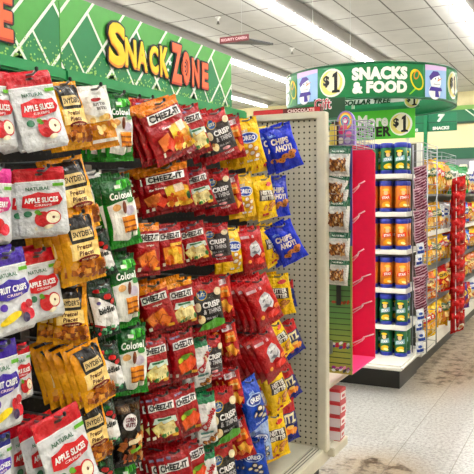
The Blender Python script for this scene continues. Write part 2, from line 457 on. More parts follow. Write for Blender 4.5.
def oreo(key, look, base, ovalc, oval2, wc, seed):
    b = Bag(.58, .2, [(0, 1, base)], seed=seed)
    b.ell(0, .6, .8, .12, oval2, -.1); b.ell(0, .6, .7, .1, ovalc, -.1); b.text('OREO', 0, .6, 1.1, .1, wc, .06, rot=-.1)
    b.text('mini', -.2, .76, .5, .06, oval2, .03)
    for u, v in ((-.4, .32), (.05, .27), (.4, .35), (0, .42), (.4, .2)): b.ell(u, v, .25, .06, '#2c211d' if seed != 31 else '#d99a3c', .3); b.ell(u, v, .17, .038, '#f5eddc', .3)
    b.text('bite size', 0, .12, .9, .05, oval2, .03)
    kind(key, look, b)
oreo('oreo_gold', 'yellow sandwich cookie bag with blue oval', '#f8cc20', '#2455b4', '#e8eef8', '#ffffff', 31)
oreo('oreo_blue', 'royal blue sandwich cookie bag', '#1a52bd', '#1a3f98', '#bcd3f4', '#ffffff', 32)
oreo('oreo_white', 'pale blue and white sandwich cookie bag', '#a9bbdc', '#e9edf6', '#2a4fa6', '#27489c', 33)

b = Bag(.62, .2, [(0, 1, '#fccf12')], seed=8)
b.poly([(-.8, .48), (-.7, .74), (.8, .66), (.75, .42)], '#3b2a20'); b.text('NUTTER', 0, .64, 1.3, .1, '#f7f0e4', .05, rot=-.12); b.text('BUTTER', 0, .52, 1.3, .1, '#f7f0e4', .05, rot=-.12)
b.ell(.4, .83, .35, .05, '#d8402a')
for u, v in ((-.4, .3), (.1, .25), (.5, .32), (.2, .36)): b.ell(u, v, .3, .045, '#b06a24', .5); b.ell(u, v, .2, .028, '#e0a050', .5)
b.quad(-.5, .14, .09, .03, 0, '#c8322c')
kind('nutter', 'bright yellow peanut cookie bag', b)

b = Bag(.64, .22, [(0, 1, '#1238cf')], seed=9)
b.text('CHIPS', -.05, .68, 1.25, .13, '#efe9e6', .07, rot=-.1); b.text('AHOY!', .05, .52, 1.2, .13, '#efe9e6', .07, rot=-.1)
b.text('mini', -.45, .83, .5, .06, '#8fb4f4', .03)
for u, v in ((.0, .34), (.4, .3), (-.35, .27), (.55, .38)): b.ell(u, v, .28, .06, '#c98a48'); b.ell(u-.07, v+.01, .06, .014, '#4a2614'); b.ell(u+.1, v-.02, .05, .012, '#4a2614')
kind('ahoy', 'bright blue chocolate chip cookie bag', b)

b = Bag(.66, .2, [(0, .3, '#22318f'), (.3, .68, '#2a2c74'), (.68, 1, '#b81c2a')], seed=10)
b.poly([(-.8, .48), (-.7, .76), (.85, .72), (.8, .44)], '#1c2660'); b.text('RITZ', 0, .61, 1.4, .2, '#f4e9c0', .06, rot=-.05)
b.ell(-.1, .33, .45, .09, '#e8852c', .3); b.ell(.4, .28, .35, .08, '#f0a040'); b.ell(.1, .4, .3, .05, '#fbd07a'); b.ell(-.5, .22, .2, .05, '#c8302c')
kind('bits', 'blue and red cracker sandwich bag', b)

b = Bag(.66, .2, [(0, .25, '#a51018'), (.25, 1, '#c0141c')], seed=12)
b.quad(-.4, .84, .16, .03, -.1, '#efc9cc')
b.poly([(-.5, .42), (-.45, .62), (-.1, .68), (.2, .72), (.5, .6), (.55, .44), (.25, .36), (0, .44), (-.3, .36)], '#cfc6cc')
b.poly([(-.4, .47), (-.1, .5), (.1, .46), (.4, .52), (.35, .46), (0, .42)], '#77727e'); b.quad(-.1, .58, .05, .012, .5, '#5a5560'); b.quad(.25, .6, .05, .012, .3, '#5a5560'); b.ell(.05, .62, .3, .03, '#f4f4f4')
b.poly([(-.2, .2), (-.1, .32), (.6, .3), (.7, .18), (.2, .14)], '#ee5144'); b.ell(.6, .35, .2, .05, '#f08a40'); b.ell(-.6, .28, .15, .04, '#f0a850')
kind('redmix', 'plain red snack bag with white figure', b)

# ------------------------------------------------------------------ the long gondola of hanging bags
XB = -1.335        # face of the pegboard
XF = -1.075        # plane of the front bags' tops
ORD = ['', 'top', 'second', 'third', 'fourth', 'fifth', 'sixth', 'seventh', 'eighth']
# kind, row, top px, bottom px, width px, bags behind, (plane offset), side note
BAGS = [
 ('apple', 1, (26, 72), (48, 149), 45, 3, 0, ''), ('apple', 1, (-12, 70), (-2, 150), 40, 1, -.02, 'at the left edge'),
 ('apple', 2, (38, 168), (45, 236), 50, 2, 0, ''), ('strawberry', 2, (-8, 168), (-8, 245), 38, 1, 0, 'at the left edge'),
 ('apple', 3, (34, 250), (46, 320), 40, 2, -.03, ''), ('mixedberry', 3, (2, 250), (16, 333), 42, 1, 0.02, ''),
 ('mixedberry', 4, (-2, 342), (5, 430), 34, 0, .02, 'at the left edge'), ('apple', 4, (18, 344), (22, 400), 20, 0, -.03, ''),
 ('apple', 5, (54, 413), (80, 496), 50, 0, .03, 'nearest the front'), ('apple', 5, (34, 418), (50, 492), 36, 0, -.03, 'half covered'),
 ('apple', 5, (20, 420), (28, 490), 34, 1, -.09, 'leftmost'), ('peach', 5, (-3, 436), (0, 500), 26, 0, .02, 'at the left edge'),
 ('pretzel', 1, (60, 82), (77, 148), 30, 2, -.01, ''), ('pretzel', 2, (63, 158), (82, 230), 38, 1, -.02, ''),
 ('pretzel', 3, (73, 213), (88, 281), 38, 4, .02, ''), ('pretzel', 4, (68, 284), (72, 343), 37, 2, -.01, ''),
 ('pretzel', 5, (82, 345), (101, 404), 33, 5, .02, ''), ('pretzel', 6, (86, 402), (97, 462), 32, 1, 0, ''),
 ('bites', 1, (91, 87), (105, 148), 30, 2, 0, ''), ('bites', 2, (88, 172), (101, 234), 26, 1, -.06, ''),
 ('chile', 3, (93, 232), (106, 276), 26, 2, -.02, ''), ('chile', 4, (97, 282), (109, 337), 26, 2, 0, ''),
 ('chile', 5, (104, 343), (114, 394), 27, 2, 0, ''), ('chile', 6, (101, 400), (111, 447), 24, 2, 0, ''), ('chile', 7, (99, 455), (106, 502), 27, 2, 0, ''),
 ('green', 1, (115, 94), (120, 161), 27, 3, -.03, ''), ('green', 2, (113, 176), (127, 246), 32, 2, 0, ''),
 ('green', 3, (119, 255), (126, 327), 29, 2, 0, ''), ('green', 4, (129, 324), (132, 394), 33, 2, 0, ''), ('cornnuts', 5, (126, 399), (128, 465), 27, 2, 0, ''),
 ('green', 6, (122, 462), (130, 520), 26, 1, -.04, ''),
 # cheese crackers
 ('cz_orig', 1, (131, 98), (135, 156), 24, 2, -.08, ''), ('cz_orange', 1, (144, 99), (150, 155), 26, 1, -.05, ''),
 ('cz_mix', 1, (155, 102), (178, 158), 44, 2, 0, ''), ('cz_white', 1, (184, 107), (200, 155), 29, 3, .01, ''),
 ('cz_mix', 2, (162, 166), (172, 212), 50, 4, 0, ''), ('cz_white', 2, (192, 169), (204, 208), 30, 3, 0, ''),
 ('cz_orig', 3, (145, 223), (147, 276), 28, 1, 0, ''), ('cz_orange', 3, (167, 224), (173, 269), 27, 2, 0, ''), ('cz_white', 3, (189, 223), (199, 263), 30, 3, 0, ''),
 ('cz_orig', 4, (149, 284), (164, 332), 34, 3, 0, ''), ('cz_whiteh', 4, (177, 279), (185, 327), 29, 2, 0, ''),
 ('cz_white', 5, (151, 337), (157, 387), 29, 4, 0, ''), ('cz_hot', 5, (179, 331), (186, 379), 27, 3, 0, ''),
 ('cz_white', 6, (158, 393), (167, 441), 33, 4, 0, ''), ('cz_hot', 6, (181, 387), (190, 434), 28, 3, 0, ''),
 ('cz_white', 7, (170, 450), (182, 505), 38, 4, 0, ''), ('cz_hot', 7, (190, 441), (198, 490), 26, 2, -.02, ''),
 ('ritz_dark', 1, (210, 112), (227, 158), 30, 3, .015, ''), ('ritz_dark', 2, (214, 171), (224, 212), 29, 3, 0, ''), ('ritz_dark', 3, (213, 224), (219, 263), 31, 4, 0, ''),
 ('ritz_green', 4, (203, 281), (211, 332), 32, 3, .02, ''), ('ritz_dark', 5, (209, 337), (212, 380), 24, 3, 0, ''),
 ('ritz_green', 6, (218, 391), (227, 444), 31, 3, .02, ''), ('ritz_green', 7, (218, 445), (226, 495), 30, 3, 0, ''),
 ('combos', 5, (197, 338), (203, 390), 19, 2, -.02, ''), ('combos', 6, (203, 393), (208, 448), 23, 2, 0, ''), ('combos', 7, (203, 450), (211, 500), 23, 2, 0, ''),
 ('grooves', 1, (230, 116), (238, 158), 18, 2, -.01, ''), ('grooves', 2, (229, 174), (236, 213), 18, 2, -.01, ''), ('oreo_gold', 3, (229, 228), (233, 273), 21, 1, -.04, ''),
 ('grooves', 4, (220, 275), (226, 317), 19, 2, 0, ''), ('grooves', 5, (226, 321), (233, 360), 18, 2, 0, ''), ('grooves', 6, (229, 368), (237, 408), 20, 2, 0, ''), ('grooves', 7, (234, 418), (247, 457), 22, 2, .01, ''),
 ('oreo_gold', 1, (243, 119), (254, 165), 27, 3, .01, ''), ('oreo_gold', 2, (240, 174), (246, 217), 22, 1, -.04, ''),
 ('redmix', 3, (248, 229), (256, 271), 24, 4, 0, ''), ('redmix', 4, (253, 280), (272, 324), 30, 7, .03, ''), ('redmix', 5, (259, 332), (279, 374), 28, 6, .02, ''),
 ('redmix', 6, (252, 378), (262, 424), 20, 4, -.05, ''), ('oreo_blue', 6, (245, 380), (259, 426), 22, 0, .03, ''), ('oreo_blue', 7, (251, 440), (257, 478), 30, 2, .02, ''), ('oreo_white', 7, (256, 420), (262, 462), 24, 2, -.02, ''),
 ('nutter', 1, (260, 127), (267, 170), 17, 2, -.04, ''), ('nutter', 2, (261, 178), (268, 219), 20, 3, -.01, ''), ('nutter', 3, (264, 227), (276, 264), 18, 2, -.01, ''),
 ('nutter', 4, (275, 275), (283, 315), 27, 2, 0, ''), ('nutter', 5, (271, 324), (287, 356), 20, 1, 0, ''), ('nutter', 6, (269, 368), (282, 409), 22, 3, 0, ''), ('nutter', 7, (271, 415), (279, 458), 25, 2, 0, ''),
 ('ahoy', 1, (275, 126), (290, 169), 30, 1, .03, ''), ('ahoy', 2, (274, 177), (279, 217), 24, 2, -.02, ''), ('ahoy', 3, (277, 225), (296, 261), 29, 1, .04, ''),
 ('bits', 4, (283, 281), (288, 308), 20, 1, -.02, ''), ('bits', 5, (284, 324), (297, 354), 22, 1, 0, ''), ('bits', 6, (281, 370), (294, 398), 22, 1, 0, ''), ('bits', 7, (282, 402), (289, 442), 24, 1, .01, ''),
]
chrome = mat('#9a9da2', .35, 1, 'chrome')
blackp = mat('#17171a', .45, 0, 'plastic')

hook_rod_cache = {}
def make_hook(x1, y, z, label):
    root = empty('peg_hook', (XB, y, z), label, 'peg hook', 'peg hooks of the long snack rack')
    L = round(x1-XB+.02, 2)
    if L not in hook_rod_cache:
        mb = MB(); mb.tube([(-.002, 0, .012), (0, 0, 0), (L*.5, 0, .0), (L-.012, 0, .001), (L, 0, .010)], .0028, chrome); rod = mb.mesh('rod')
        mb = MB(); mb.box((L-.004, -.0032, .006), (L+.003, .0032, .016), blackp, .0015); tip = mb.mesh('tip')
        mb = MB(); mb.box((-.003, -.016, -.014), (.003, .016, .018), chrome, .002); bp = mb.mesh('back_plate')
        hook_rod_cache[L] = (rod, tip, bp)
    for nm, me in zip(('rod', 'tip', 'back_plate'), hook_rod_cache[L]): link(nm, me, root)

def place_bag(k, M, label, group, parts=True):
    kd = K[k]
    o = link(kd['name'], kd['me'][0]); o.matrix_world = M
    tag(o, label, kd['cat'], group)
    if kd['me'][1] and parts:
        link('top_seal', kd['me'][1], o); link('bottom_seal', kd['me'][2], o)
    return o

def frame(pt, pb, Wpx, asp, T, clampy=.62):
    d = (pb-pt); h = d.length; d.normalize()
    view = (CAM-(pt+pb)/2); Z = -(-view).dot(fw)*-1; view.normalize()
    w1 = d.cross(view).normalized()                 # fully facing width vector
    if w1.dot(rt) < 0: w1 = -w1
    w0 = Vector((0, 1, 0)); w0 = (w0-d*w0.dot(d)).normalized()
    n0 = w0.cross(-d)
    w = h*asp
    want = Wpx/F*Z/w                                # fraction of full width to show
    best = None
    for i in range(0, 31):
        a = i/30
        ww = (w0*(1-a)+w1*a).normalized()
        sh = abs(ww.dot(w1))
        e = abs(sh-want)
        if best is None or e < best[0]-1e-4: best = (e, ww, sh)
    ww = best[1]; sx = max(.82, min(1.12, want/best[2]))
    upv = -d; n = ww.cross(upv)                    # ww x up = n? local: X=ww, Y=-n, Z=up
    Y = upv.cross(ww)
    M = Matrix((ww*h*sx, Y*h, upv*h)).transposed().to_4x4()
    M.translation = pt
    return M, h

used_labels = {}
rr = random.Random(5)
front_info = []
for (k, row, tp, bp_, W, nb, dx, note) in BAGS:
    kd = K[k]; X = XF+dx
    pt = hit(tp[0], tp[1], 0, X)
    pb1 = hit(bp_[0], bp_[1], 1, pt.y); pb2 = hit(bp_[0], bp_[1], 0, X)
    pb = pb1*.55+pb2*.45
    M, h = frame(pt, pb, W, kd['asp'], kd['T'])
    rown = ORD[row]
    lab = '%s, foremost on its hook, %s row%s' % (kd['look'], rown, ' '+note if note else '')
    o = place_bag(k, M, lab, 'front bags of the long snack rack')
    used_labels[lab] = used_labels.get(lab, 0)+1
    th = h*kd['T']*(.52 if kd['name'] != 'fruit_pouch' else .9)+.004
    n = 0
    if nb:
        nb = int(nb*1.0)
        for j in range(1, nb+1):
            off = th*j*1.02
            if X-off < XB+.025: break
            kk = k
            Mj = M.copy()
            mv = Vector((-off, rr.uniform(-.004, .004), rr.uniform(-.006, .004)))
            rot = Matrix.Rotation(rr.uniform(-.05, .05), 4, 'X') @ Matrix.Rotation(rr.uniform(-.05, .05), 4, 'Z')
            Mj = Matrix.Translation(Vector(M.translation)+mv) @ rot @ M.to_3x3().to_4x4()
            place_bag(kk, Mj, '%s hanging behind the foremost one, %s row' % (kd['look'], rown), 'bags queued behind on %s row hooks, %s' % (rown, k.replace('_', ' ')))
            n += 1
    hz = (M @ Vector((0, 0, -.035))).z
    hx = X+.015
    make_hook(hx, M.translation.y, hz-.002, 'slim chrome peg hook holding the %s %s' % (rown+' row', kd['look'].split(' with ')[0]))
for l, c in used_labels.items():
    if c > 1: print('DUP LABEL', c, l)

# ------------------------------------------------------------------ gondola one: fixture
beige = mat('#d2ccb8', .45, 0, 'enamel')
beiged = mat('#b7b3a5', .5, 0, 'enamel')
black = mat('#08080a', .4, 0, 'kick')
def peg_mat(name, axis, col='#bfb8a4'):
    m = bpy.data.materials.new(name); m.use_nodes = True; nt = m.node_tree; b = nt.nodes['Principled BSDF']
    b.inputs['Roughness'].default_value = .6; b.inputs['Specular IOR Level'].default_value = .2
    tc = nt.nodes.new('ShaderNodeTexCoord'); sp = nt.nodes.new('ShaderNodeSeparateXYZ'); nt.links.new(tc.outputs['Object'], sp.inputs[0])
    def M(op, a, bb=None):
        n = nt.nodes.new('ShaderNodeMath'); n.operation = op
        for i, x in enumerate((a, bb)):
            if x is None: continue
            if isinstance(x, (int, float)): n.inputs[i].default_value = x
            else: nt.links.new(x, n.inputs[i])
        return n.outputs[0]
    def cell(s): return M('SUBTRACT', M('FRACT', M('DIVIDE', M('ADD', s, 20.0), .0235)), .5)
    a = cell(sp.outputs[axis]); z = cell(sp.outputs['Z'])
    r = M('SQRT', M('ADD', M('MULTIPLY', a, a), M('MULTIPLY', z, z)))
    inside = M('LESS_THAN', r, .17)
    n = nt.nodes.new('ShaderNodeTexNoise'); n.inputs['Scale'].default_value = 6; nt.links.new(tc.outputs['Object'], n.inputs['Vector'])
    c0 = nt.nodes.new('ShaderNodeMix'); c0.data_type = 'RGBA'; c = lin(col)
    c0.inputs[6].default_value = tuple(x*.93 for x in c[:3])+(1,); c0.inputs[7].default_value = c; nt.links.new(n.outputs['Fac'], c0.inputs[0])
    mx = nt.nodes.new('ShaderNodeMix'); mx.data_type = 'RGBA'; nt.links.new(inside, mx.inputs[0]); nt.links.new(c0.outputs[2], mx.inputs[6]); mx.inputs[7].default_value = lin('#2a2824')
    nt.links.new(mx.outputs[2], b.inputs['Base Color'])
    return m
pegX = peg_mat('pegboard_painted_shadow', 'Y', '#100f0e'); pegY = peg_mat('pegboard_end', 'X')  # back panel near black: shadow behind the bags put into the board's colour

YE = 2.694   # end panel plane
G = empty('gondola_shelf', (-1.2, 2.0, 0), 'beige metal gondola rack holding the hanging snack bags', 'gondola shelf')
def gp(name, mb):
    o = mb.build(name, G); o.matrix_parent_inverse = Matrix.Translation((1.2, -2.0, 0)); return o
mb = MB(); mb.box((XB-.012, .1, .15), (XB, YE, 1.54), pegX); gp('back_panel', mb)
mb = MB(); mb.box((XB-.002, YE, .165), (-1.008, YE+.012, 1.525), pegY); gp('end_panel', mb)
mb = MB(); mb.box((-1.012, YE-.014, .15), (-.975, YE+.03, 1.548), beige, .003); gp('front_upright', mb)
mb = MB(); mb.box((XB-.03, YE-.012, 1.522), (-1.0, YE+.03, 1.55), beige, .003); gp('top_cap', mb)
mb = MB(); mb.box((XB, .1, .135), (-1.04, YE, .165), beige)
gp('base_deck', mb)
mb = MB(); mb.box((-1.04, .1, .10), (-.985, 2.90, .162), beige, .004)
for q in (-1.033, -1.02, -1.007): mb.box((q, .1, .1615), (q+.003, YE-.02, .1635), mat('#55524b', .6))
gp('deck_lip', mb)
mb = MB(); mb.box((XB, .1, 0), (-1.06, 2.82, .10), black); gp('kick_plate', mb)
mb = MB(); mb.box((-1.5, YE+.03, .12), (-.955, 2.90, .158), beige, .003); gp('end_deck', mb)
q_ = hit(328.5, 387, 0, -.985).z
mb = MB(); mb.box((-1.4, YE+.031, q_-.012), (-.985, 3.02, q_+.006), beige, .002)
gp('end_shelf', mb)

# ------------------------------------------------------------------ header sign with SNACK ZONE
def plane_map_x(X):      # flat art (x = world Y, y = world Z) on the plane X, facing +X
    return lambda x, y: Vector((X, x, y))
SG = empty('header_sign', (-1.33, 1.9, 1.53), 'green striped SNACK ZONE header sign above the hanging bags', 'sign')
def sgp(name, mb):
    o = mb.build(name, SG); o.matrix_parent_inverse = Matrix.Translation((1.33, -1.9, -1.53)); return o
def stripe_band(mb, X, y0, y1, z0, z1, dark, light, white):
    """green board with two greens and white slanted lines, all flat pieces"""
    f = plane_map_x
    H = z1-z0
    def clipquad(pts, m, off):
        t = poly_bm(pts)
        for no, cc in (((0, -1, 0), (0, z0, 0)), ((0, 1, 0), (0, z1, 0)), ((-1, 0, 0), (y0, 0, 0)), ((1, 0, 0), (y1, 0, 0))):
            bmesh.ops.bisect_plane(t, geom=t.verts[:]+t.edges[:]+t.faces[:], plane_co=cc, plane_no=no, clear_outer=True)
        if t.faces: warp(mb, t, m, f(X+off))
        else: t.free()
    y = y0-.3; 
    per = .12
    k = 0
    while y < y1+.3:
        s = H*.9      # slant: rises to the right
        clipquad([(y, z0), (y+.012, z0), (y+.012+s, z1), (y+s, z1)], white, .0024)
        # short back slants between the lines
        if k % 2 == 0:
            clipquad([(y+s*.85, z0+H*.85), (y+s*.85+.011, z0+H*.85), (y+s*.85+.011+.165, z0-.03), (y+s*.85+.165, z0-.03)], white, .0021)
            clipquad([(y, z0), (y+s*.85, z0+H*.85), (y+s*.85+.165, z0-.03)], dark, .0012)
            clipquad([(y+s*.42, z0+H*.42), (y+s*.42+.009, z0+H*.42), (y+s*.42+.009+.09, z0-.03), (y+s*.42+.09, z0-.03)], white, .0022)
        y += per*(1.25 if k % 2 == 0 else .8); k += 1
    for i in range(260):
        yy = random.uniform(y0, y1); q = random.random()**1.6; zz = z0+.004+q*H*.3
        r = .0035*(1-q*.4)
        t = ell_bm(yy, zz, r, r, 6); warp(mb, t, mat('#9ad06a', .5, 0, 'ink'), f(X+.003))
g_light = mat('#4fa648', .5, 0, 'sign'); g_dark = mat('#17814a', .5, 0, 'sign'); wht = mat('#eef3ea', .5, 0, 'sign')
mb = MB(); mb.rec = False
XS = -1.335
mb.box((XS-.008, .3, 1.55), (XS, 1.53, 1.775), g_light); mb.box((XS-.008, 1.533, 1.55), (XS, 2.56, 1.78), g_light)
stripe_band(mb, XS, .9, 1.529, 1.565, 1.775, g_dark, g_light, wht)
stripe_band(mb, XS, 1.534, 2.56, 1.565, 1.78, g_dark, g_light, wht)
sgp('sign_board', mb)
mb = MB(); mb.box((XS-.01, .3, 1.53), (XS+.022, 1.531, 1.565), mat('#12904f', .4, 0, 'trough'), .006); mb.box((XS-.01, 1.534, 1.53), (XS+.02, YE-.03, 1.567), mat('#12904f', .4, 0, 'trough'), .006)
sgp('sign_trough', mb)

yellow = mat('#f6d21e', .5, 0, 'ink'); orange = mat('#f0683a', .5, 0, 'ink'); inkb = mat('#1c1c24', .5, 0, 'ink'); white = mat('#ffffff', .5, 0, 'ink')
def glyph(mb, ch, x0, y0, x1, y1, front, shadow, X=None):
    X = X or XS
    cx, cy = (x0+x1)/2, (y0+y1)/2
    p = hit(cx, cy, 0, X); h = hit(cx, y0+1.5, 0, X).z-hit(cx, y1-1.5, 0, X).z; w = hit(x1-1.5, cy, 0, X).y-hit(x0+1.5, cy, 0, X).y
    r = .0065; o = ord(ch) % 5*.00012
    for k in range(12):
        a = k*PI/6; warp(mb, text_fit(ch, w, h, .05, 0, 0, p.y+r*1.25*math.cos(a), p.z+r*math.sin(a)), inkb, plane_map_x(X+.0035+k*.00002+o))
    warp(mb, text_fit(ch, w, h, .05, 0, 0, p.y, p.z-.003), shadow, plane_map_x(X+.0050+o))
    warp(mb, text_fit(ch, w*.98, h*.96, .05, 0, 0, p.y, p.z+.002), front, plane_map_x(X+.0062+o))
mb = MB(); mb.rec = False
so = mat('#e8932a', .5, 0, 'ink'); sr = mat('#c23a20', .5, 0, 'ink')
for q in (('S', 104.5, 22, 125, 68, yellow, so), ('N', 121.5, 38, 136, 69, yellow, so), ('A', 133.5, 41, 147, 72, yellow, so), ('C', 146, 45, 158, 75, yellow, so), ('K', 156.5, 46, 168, 78, yellow, so),
          ('Z', 168, 43, 181.5, 85, orange, sr), ('O', 179, 51, 189.5, 86, orange, sr), ('N', 188.5, 58, 199, 88, orange, sr), ('E', 198.5, 62, 208, 90, orange, sr),
          ('E', -7, -8, 12, 41, orange, sr), ('N', -30, -16, -6, 30, orange, sr)):
    glyph(mb, *q)
def star(cy, cz, r): return poly_bm([(cy+(r if k % 2 == 0 else r*.42)*math.sin(k*PI/5), cz+(r if k % 2 == 0 else r*.42)*math.cos(k*PI/5)) for k in range(10)])
for px, py, r in ((118, 46, .012), (168, 63, .014), (176, 76, .009), (166, 70, .008)):
    p = hit(px, py, 0, XS); warp(mb, star(p.y, p.z, r), white, plane_map_x(XS+.0088))
p = hit(183, 69, 0, XS)
for r, m in ((.026, orange), (.021, inkb), (.016, orange), (.010, inkb), (.005, orange)):
    t = ell_bm(p.y, p.z, r*.9, r*1.3, 18); warp(mb, t, m, plane_map_x(XS+.0080+(.026-r)*.05))
sgp('lettering', mb)

# ------------------------------------------------------------------ on top of the rack: long chocolate box and small gift card
mb = MB(); mar = mat('#5a1218', .4, 0, 'card'); red = mat('#b3161f', .4, 0, 'card')
o = empty('display_tray', (-1.2, YE+.06, 1.55), 'maroon CHOCOLATE display tray lying on the rack top', 'display tray')
mb.box((-.12, -.02, 0), (.185, .02, .026), mar, .002); tb = mb.build('tray_body', o)
mb = MB(); mb.rec = False
t = text_fit('CHOCOLATE', .12, .014, .03, 0, 0, .10, .014); warp(mb, t, mat('#f3d7d7', .5, 0, 'ink'), lambda x, y: Vector((x, -.0215, y))); mb.build('lettering', o)
mb = MB()
for cx in (.0, .165):
    mb = MB(); mb.box((cx-.03 if cx else cx-.12, -.0212, .002), (cx+.018, -.0205, .024), red)
    mb.build('red_end_patch', o)
SGc = empty('gift_card_sign', (-1.05, YE+.25, 1.53), 'small dark green Gift sign behind the rack top', 'sign')
mb = MB(); a = hit(314, 110, 1, YE+.25); b2 = hit(345, 97, 1, YE+.25); mb.box((a.x+1.05, 0, .02), (b2.x+1.05, .004, b2.z-1.53), mat('#1d4a2c', .5, 0, 'card')); 
mb.box((a.x+1.05+.01, .004, -.02), (a.x+1.05+.02, .012, .1), chrome); mb.build('board', SGc)
mb = MB(); mb.rec = False; t1 = text_fit('Gift', .082, .05, .05, 0, 0, hit(323, 104, 1, YE+.25).x+1.05, hit(323, 104, 1, YE+.25).z-1.53); warp(mb, t1, white, lambda x, y: Vector((x, -.001, y)))
t1 = text_fit('Gift', .076, .043, .0, 0, 0, hit(323, 104, 1, YE+.25).x+1.05, hit(323, 104, 1, YE+.25).z-1.53); warp(mb, t1, mat('#d02c4c', .5, 0, 'ink'), lambda x, y: Vector((x, -.0045, y))); mb.build('lettering', SGc)

# ------------------------------------------------------------------ power wing (pink and green cardboard side display)
YW0, YW1 = YE+.10, YE+.44
xl = hit(327, 300, 1, YW0).x; xr = hit(352, 300, 1, YW0).x
zb = .458; zt = hit(352, 146, 1, YW0).z
PW = empty('side_wing_display', ((xl+xr)/2, YW0, zb), 'tall pink and green cardboard wing display hung beside the rack', 'display stand')
def pwp(name, mb):
    o = mb.build(name, PW); o.matrix_parent_inverse = Matrix.Translation((-(xl+xr)/2, -YW0, -zb)); return o
def stripes_mat():
    m = bpy.data.materials.new('striped_card'); m.use_nodes = True; nt = m.node_tree; b = nt.nodes['Principled BSDF']; b.inputs['Roughness'].default_value = .5
    tc = nt.nodes.new('ShaderNodeTexCoord'); sp = nt.nodes.new('ShaderNodeSeparateXYZ'); nt.links.new(tc.outputs['Object'], sp.inputs[0])
    mr = nt.nodes.new('ShaderNodeMapRange'); mr.inputs['From Min'].default_value = .45; mr.inputs['From Max'].default_value = 1.45; nt.links.new(sp.outputs['Z'], mr.inputs['Value'])
    cr = nt.nodes.new('ShaderNodeValToRGB'); nt.links.new(mr.outputs[0], cr.inputs[0]); e = cr.color_ramp.elements
    e[0].position = 0; e[0].color = lin('#a99a3c'); e[1].position = 1; e[1].color = lin('#2a5a36')
    for p, c in ((.12, '#8f9a3e'), (.25, '#55803e'), (.45, '#37693a')):
        x = e.new(p); x.color = lin(c)
    mu = nt.nodes.new('ShaderNodeMath'); mu.operation = 'MULTIPLY'; mu.inputs[1].default_value = 42; nt.links.new(sp.outputs['Z'], mu.inputs[0])
    fr = nt.nodes.new('ShaderNodeMath'); fr.operation = 'FRACT'; nt.links.new(mu.outputs[0], fr.inputs[0])
    lt = nt.nodes.new('ShaderNodeMath'); lt.operation = 'LESS_THAN'; lt.inputs[1].default_value = .16; nt.links.new(fr.outputs[0], lt.inputs[0])
    mx = nt.nodes.new('ShaderNodeMix'); mx.data_type = 'RGBA'; nt.links.new(lt.outputs[0], mx.inputs[0]); nt.links.new(cr.outputs[0], mx.inputs[6]); mx.inputs[7].default_value = lin('#23331c')
    nt.links.new(mx.outputs[2], b.inputs['Base Color']); return m
pink = mat('#e3174e', .5, 0, 'card'); pinkl = mat('#ee4a8a', .5, 0, 'card')
mb = MB(); mb.box((xl, YW0, zb), (xr, YW0+.006, zt), stripes_mat()); sp_ = pwp('side_panel', mb)
mb = MB(); mb.rec = False
for py, cols in ((302, ('#b04a30', '#7a3c28')), (343, ('#e6e2e8', '#c4405c')), (346, ('#5c4c9c', '#c93a50')), (369, ('#f0eef2', '#3a3540')), (367, ('#b040a0', '#f0a0c0'))):
    p0 = hit(332, py, 1, YW0); p1 = hit(350, py+1, 1, YW0)
    for j in range(5):
        if j == 0: mb = MB(); mb.rec = False
        xx = p0.x+(p1.x-p0.x)*(j+.5)/5
        warp(mb, ell_bm(xx, p0.z+.003*math.sin(j*2+py), .010, .006, 10, .3*j), ink(cols[j % 2]), lambda x, y: Vector((x, YW0-.0012-.0001*j, y)))
    pwp('brand_print', mb)
mb = MB(); mb.box((xr-.006, YW0-.002, zb), (xr+.001, YW0+.0, zt), mat('#8e8f45', .5, 0, 'edge'));
mb.box((xr-.009, YW0-.003, 1.0), (xr+.002, YW0+.003, zt), mat('#34407e', .5, 0, 'edge')); pwp('edge_strip', mb)
mb = MB(); mb.box((xl, YW1, zb), (xr, YW1+.006, zt-.01), pink)
mb.poly([(xl, YW1, zt-.01), (xr, YW1, zt-.01), (xr-.03, YW1, zt+.02), (xl, YW1, zt+.04)], pink); pwp('far_panel', mb)
mb = MB(); mb.box((xl, YW0+.006, zb), (xl+.004, YW1, zt), pink); pwp('back_panel', mb)
mb = MB(); mb.box((xl+.004, YW0+.006, zb), (xr, YW1, zb+.006), pinkl); pwp('bottom_tray', mb)
wl = mat('#f3dfe2', .4, 0, 'cut')
for y0, lg in ((183, 12), (213, 12), (251, 11), (276, 18), (303, 19), (336, 21)):
    mb = MB()
    a = hit(353, y0+7, 1, YW1-.003); b2 = hit(353+lg, y0-2, 1, YW1-.003)
    mb.tube([a, a.lerp(b2, .45), a.lerp(b2, .5)+Vector((0, 0, .006)), b2], .0032, wl, 6)
    a2 = a-Vector((0, 0, .014)); mb.tube([a2, a2.lerp(b2, .45), a2.lerp(b2, .55)+Vector((0, 0, .006))], .0026, wl, 6)
    pwp('shelf_slot', mb)
# steel clip by which the wing hangs
mb = MB(); p = hit(329, 348, 1, YW0); mb.box((p.x-.02, YW0-.03, p.z-.02), (p.x+.02, YW0-.004, p.z+.035), chrome, .003); mb.box((p.x-.02, YW0-.04, p.z-.1), (p.x-.012, YW0, p.z+.16), mat('#1c1a1a', .4), .001); pwp('hanging_clip', mb)

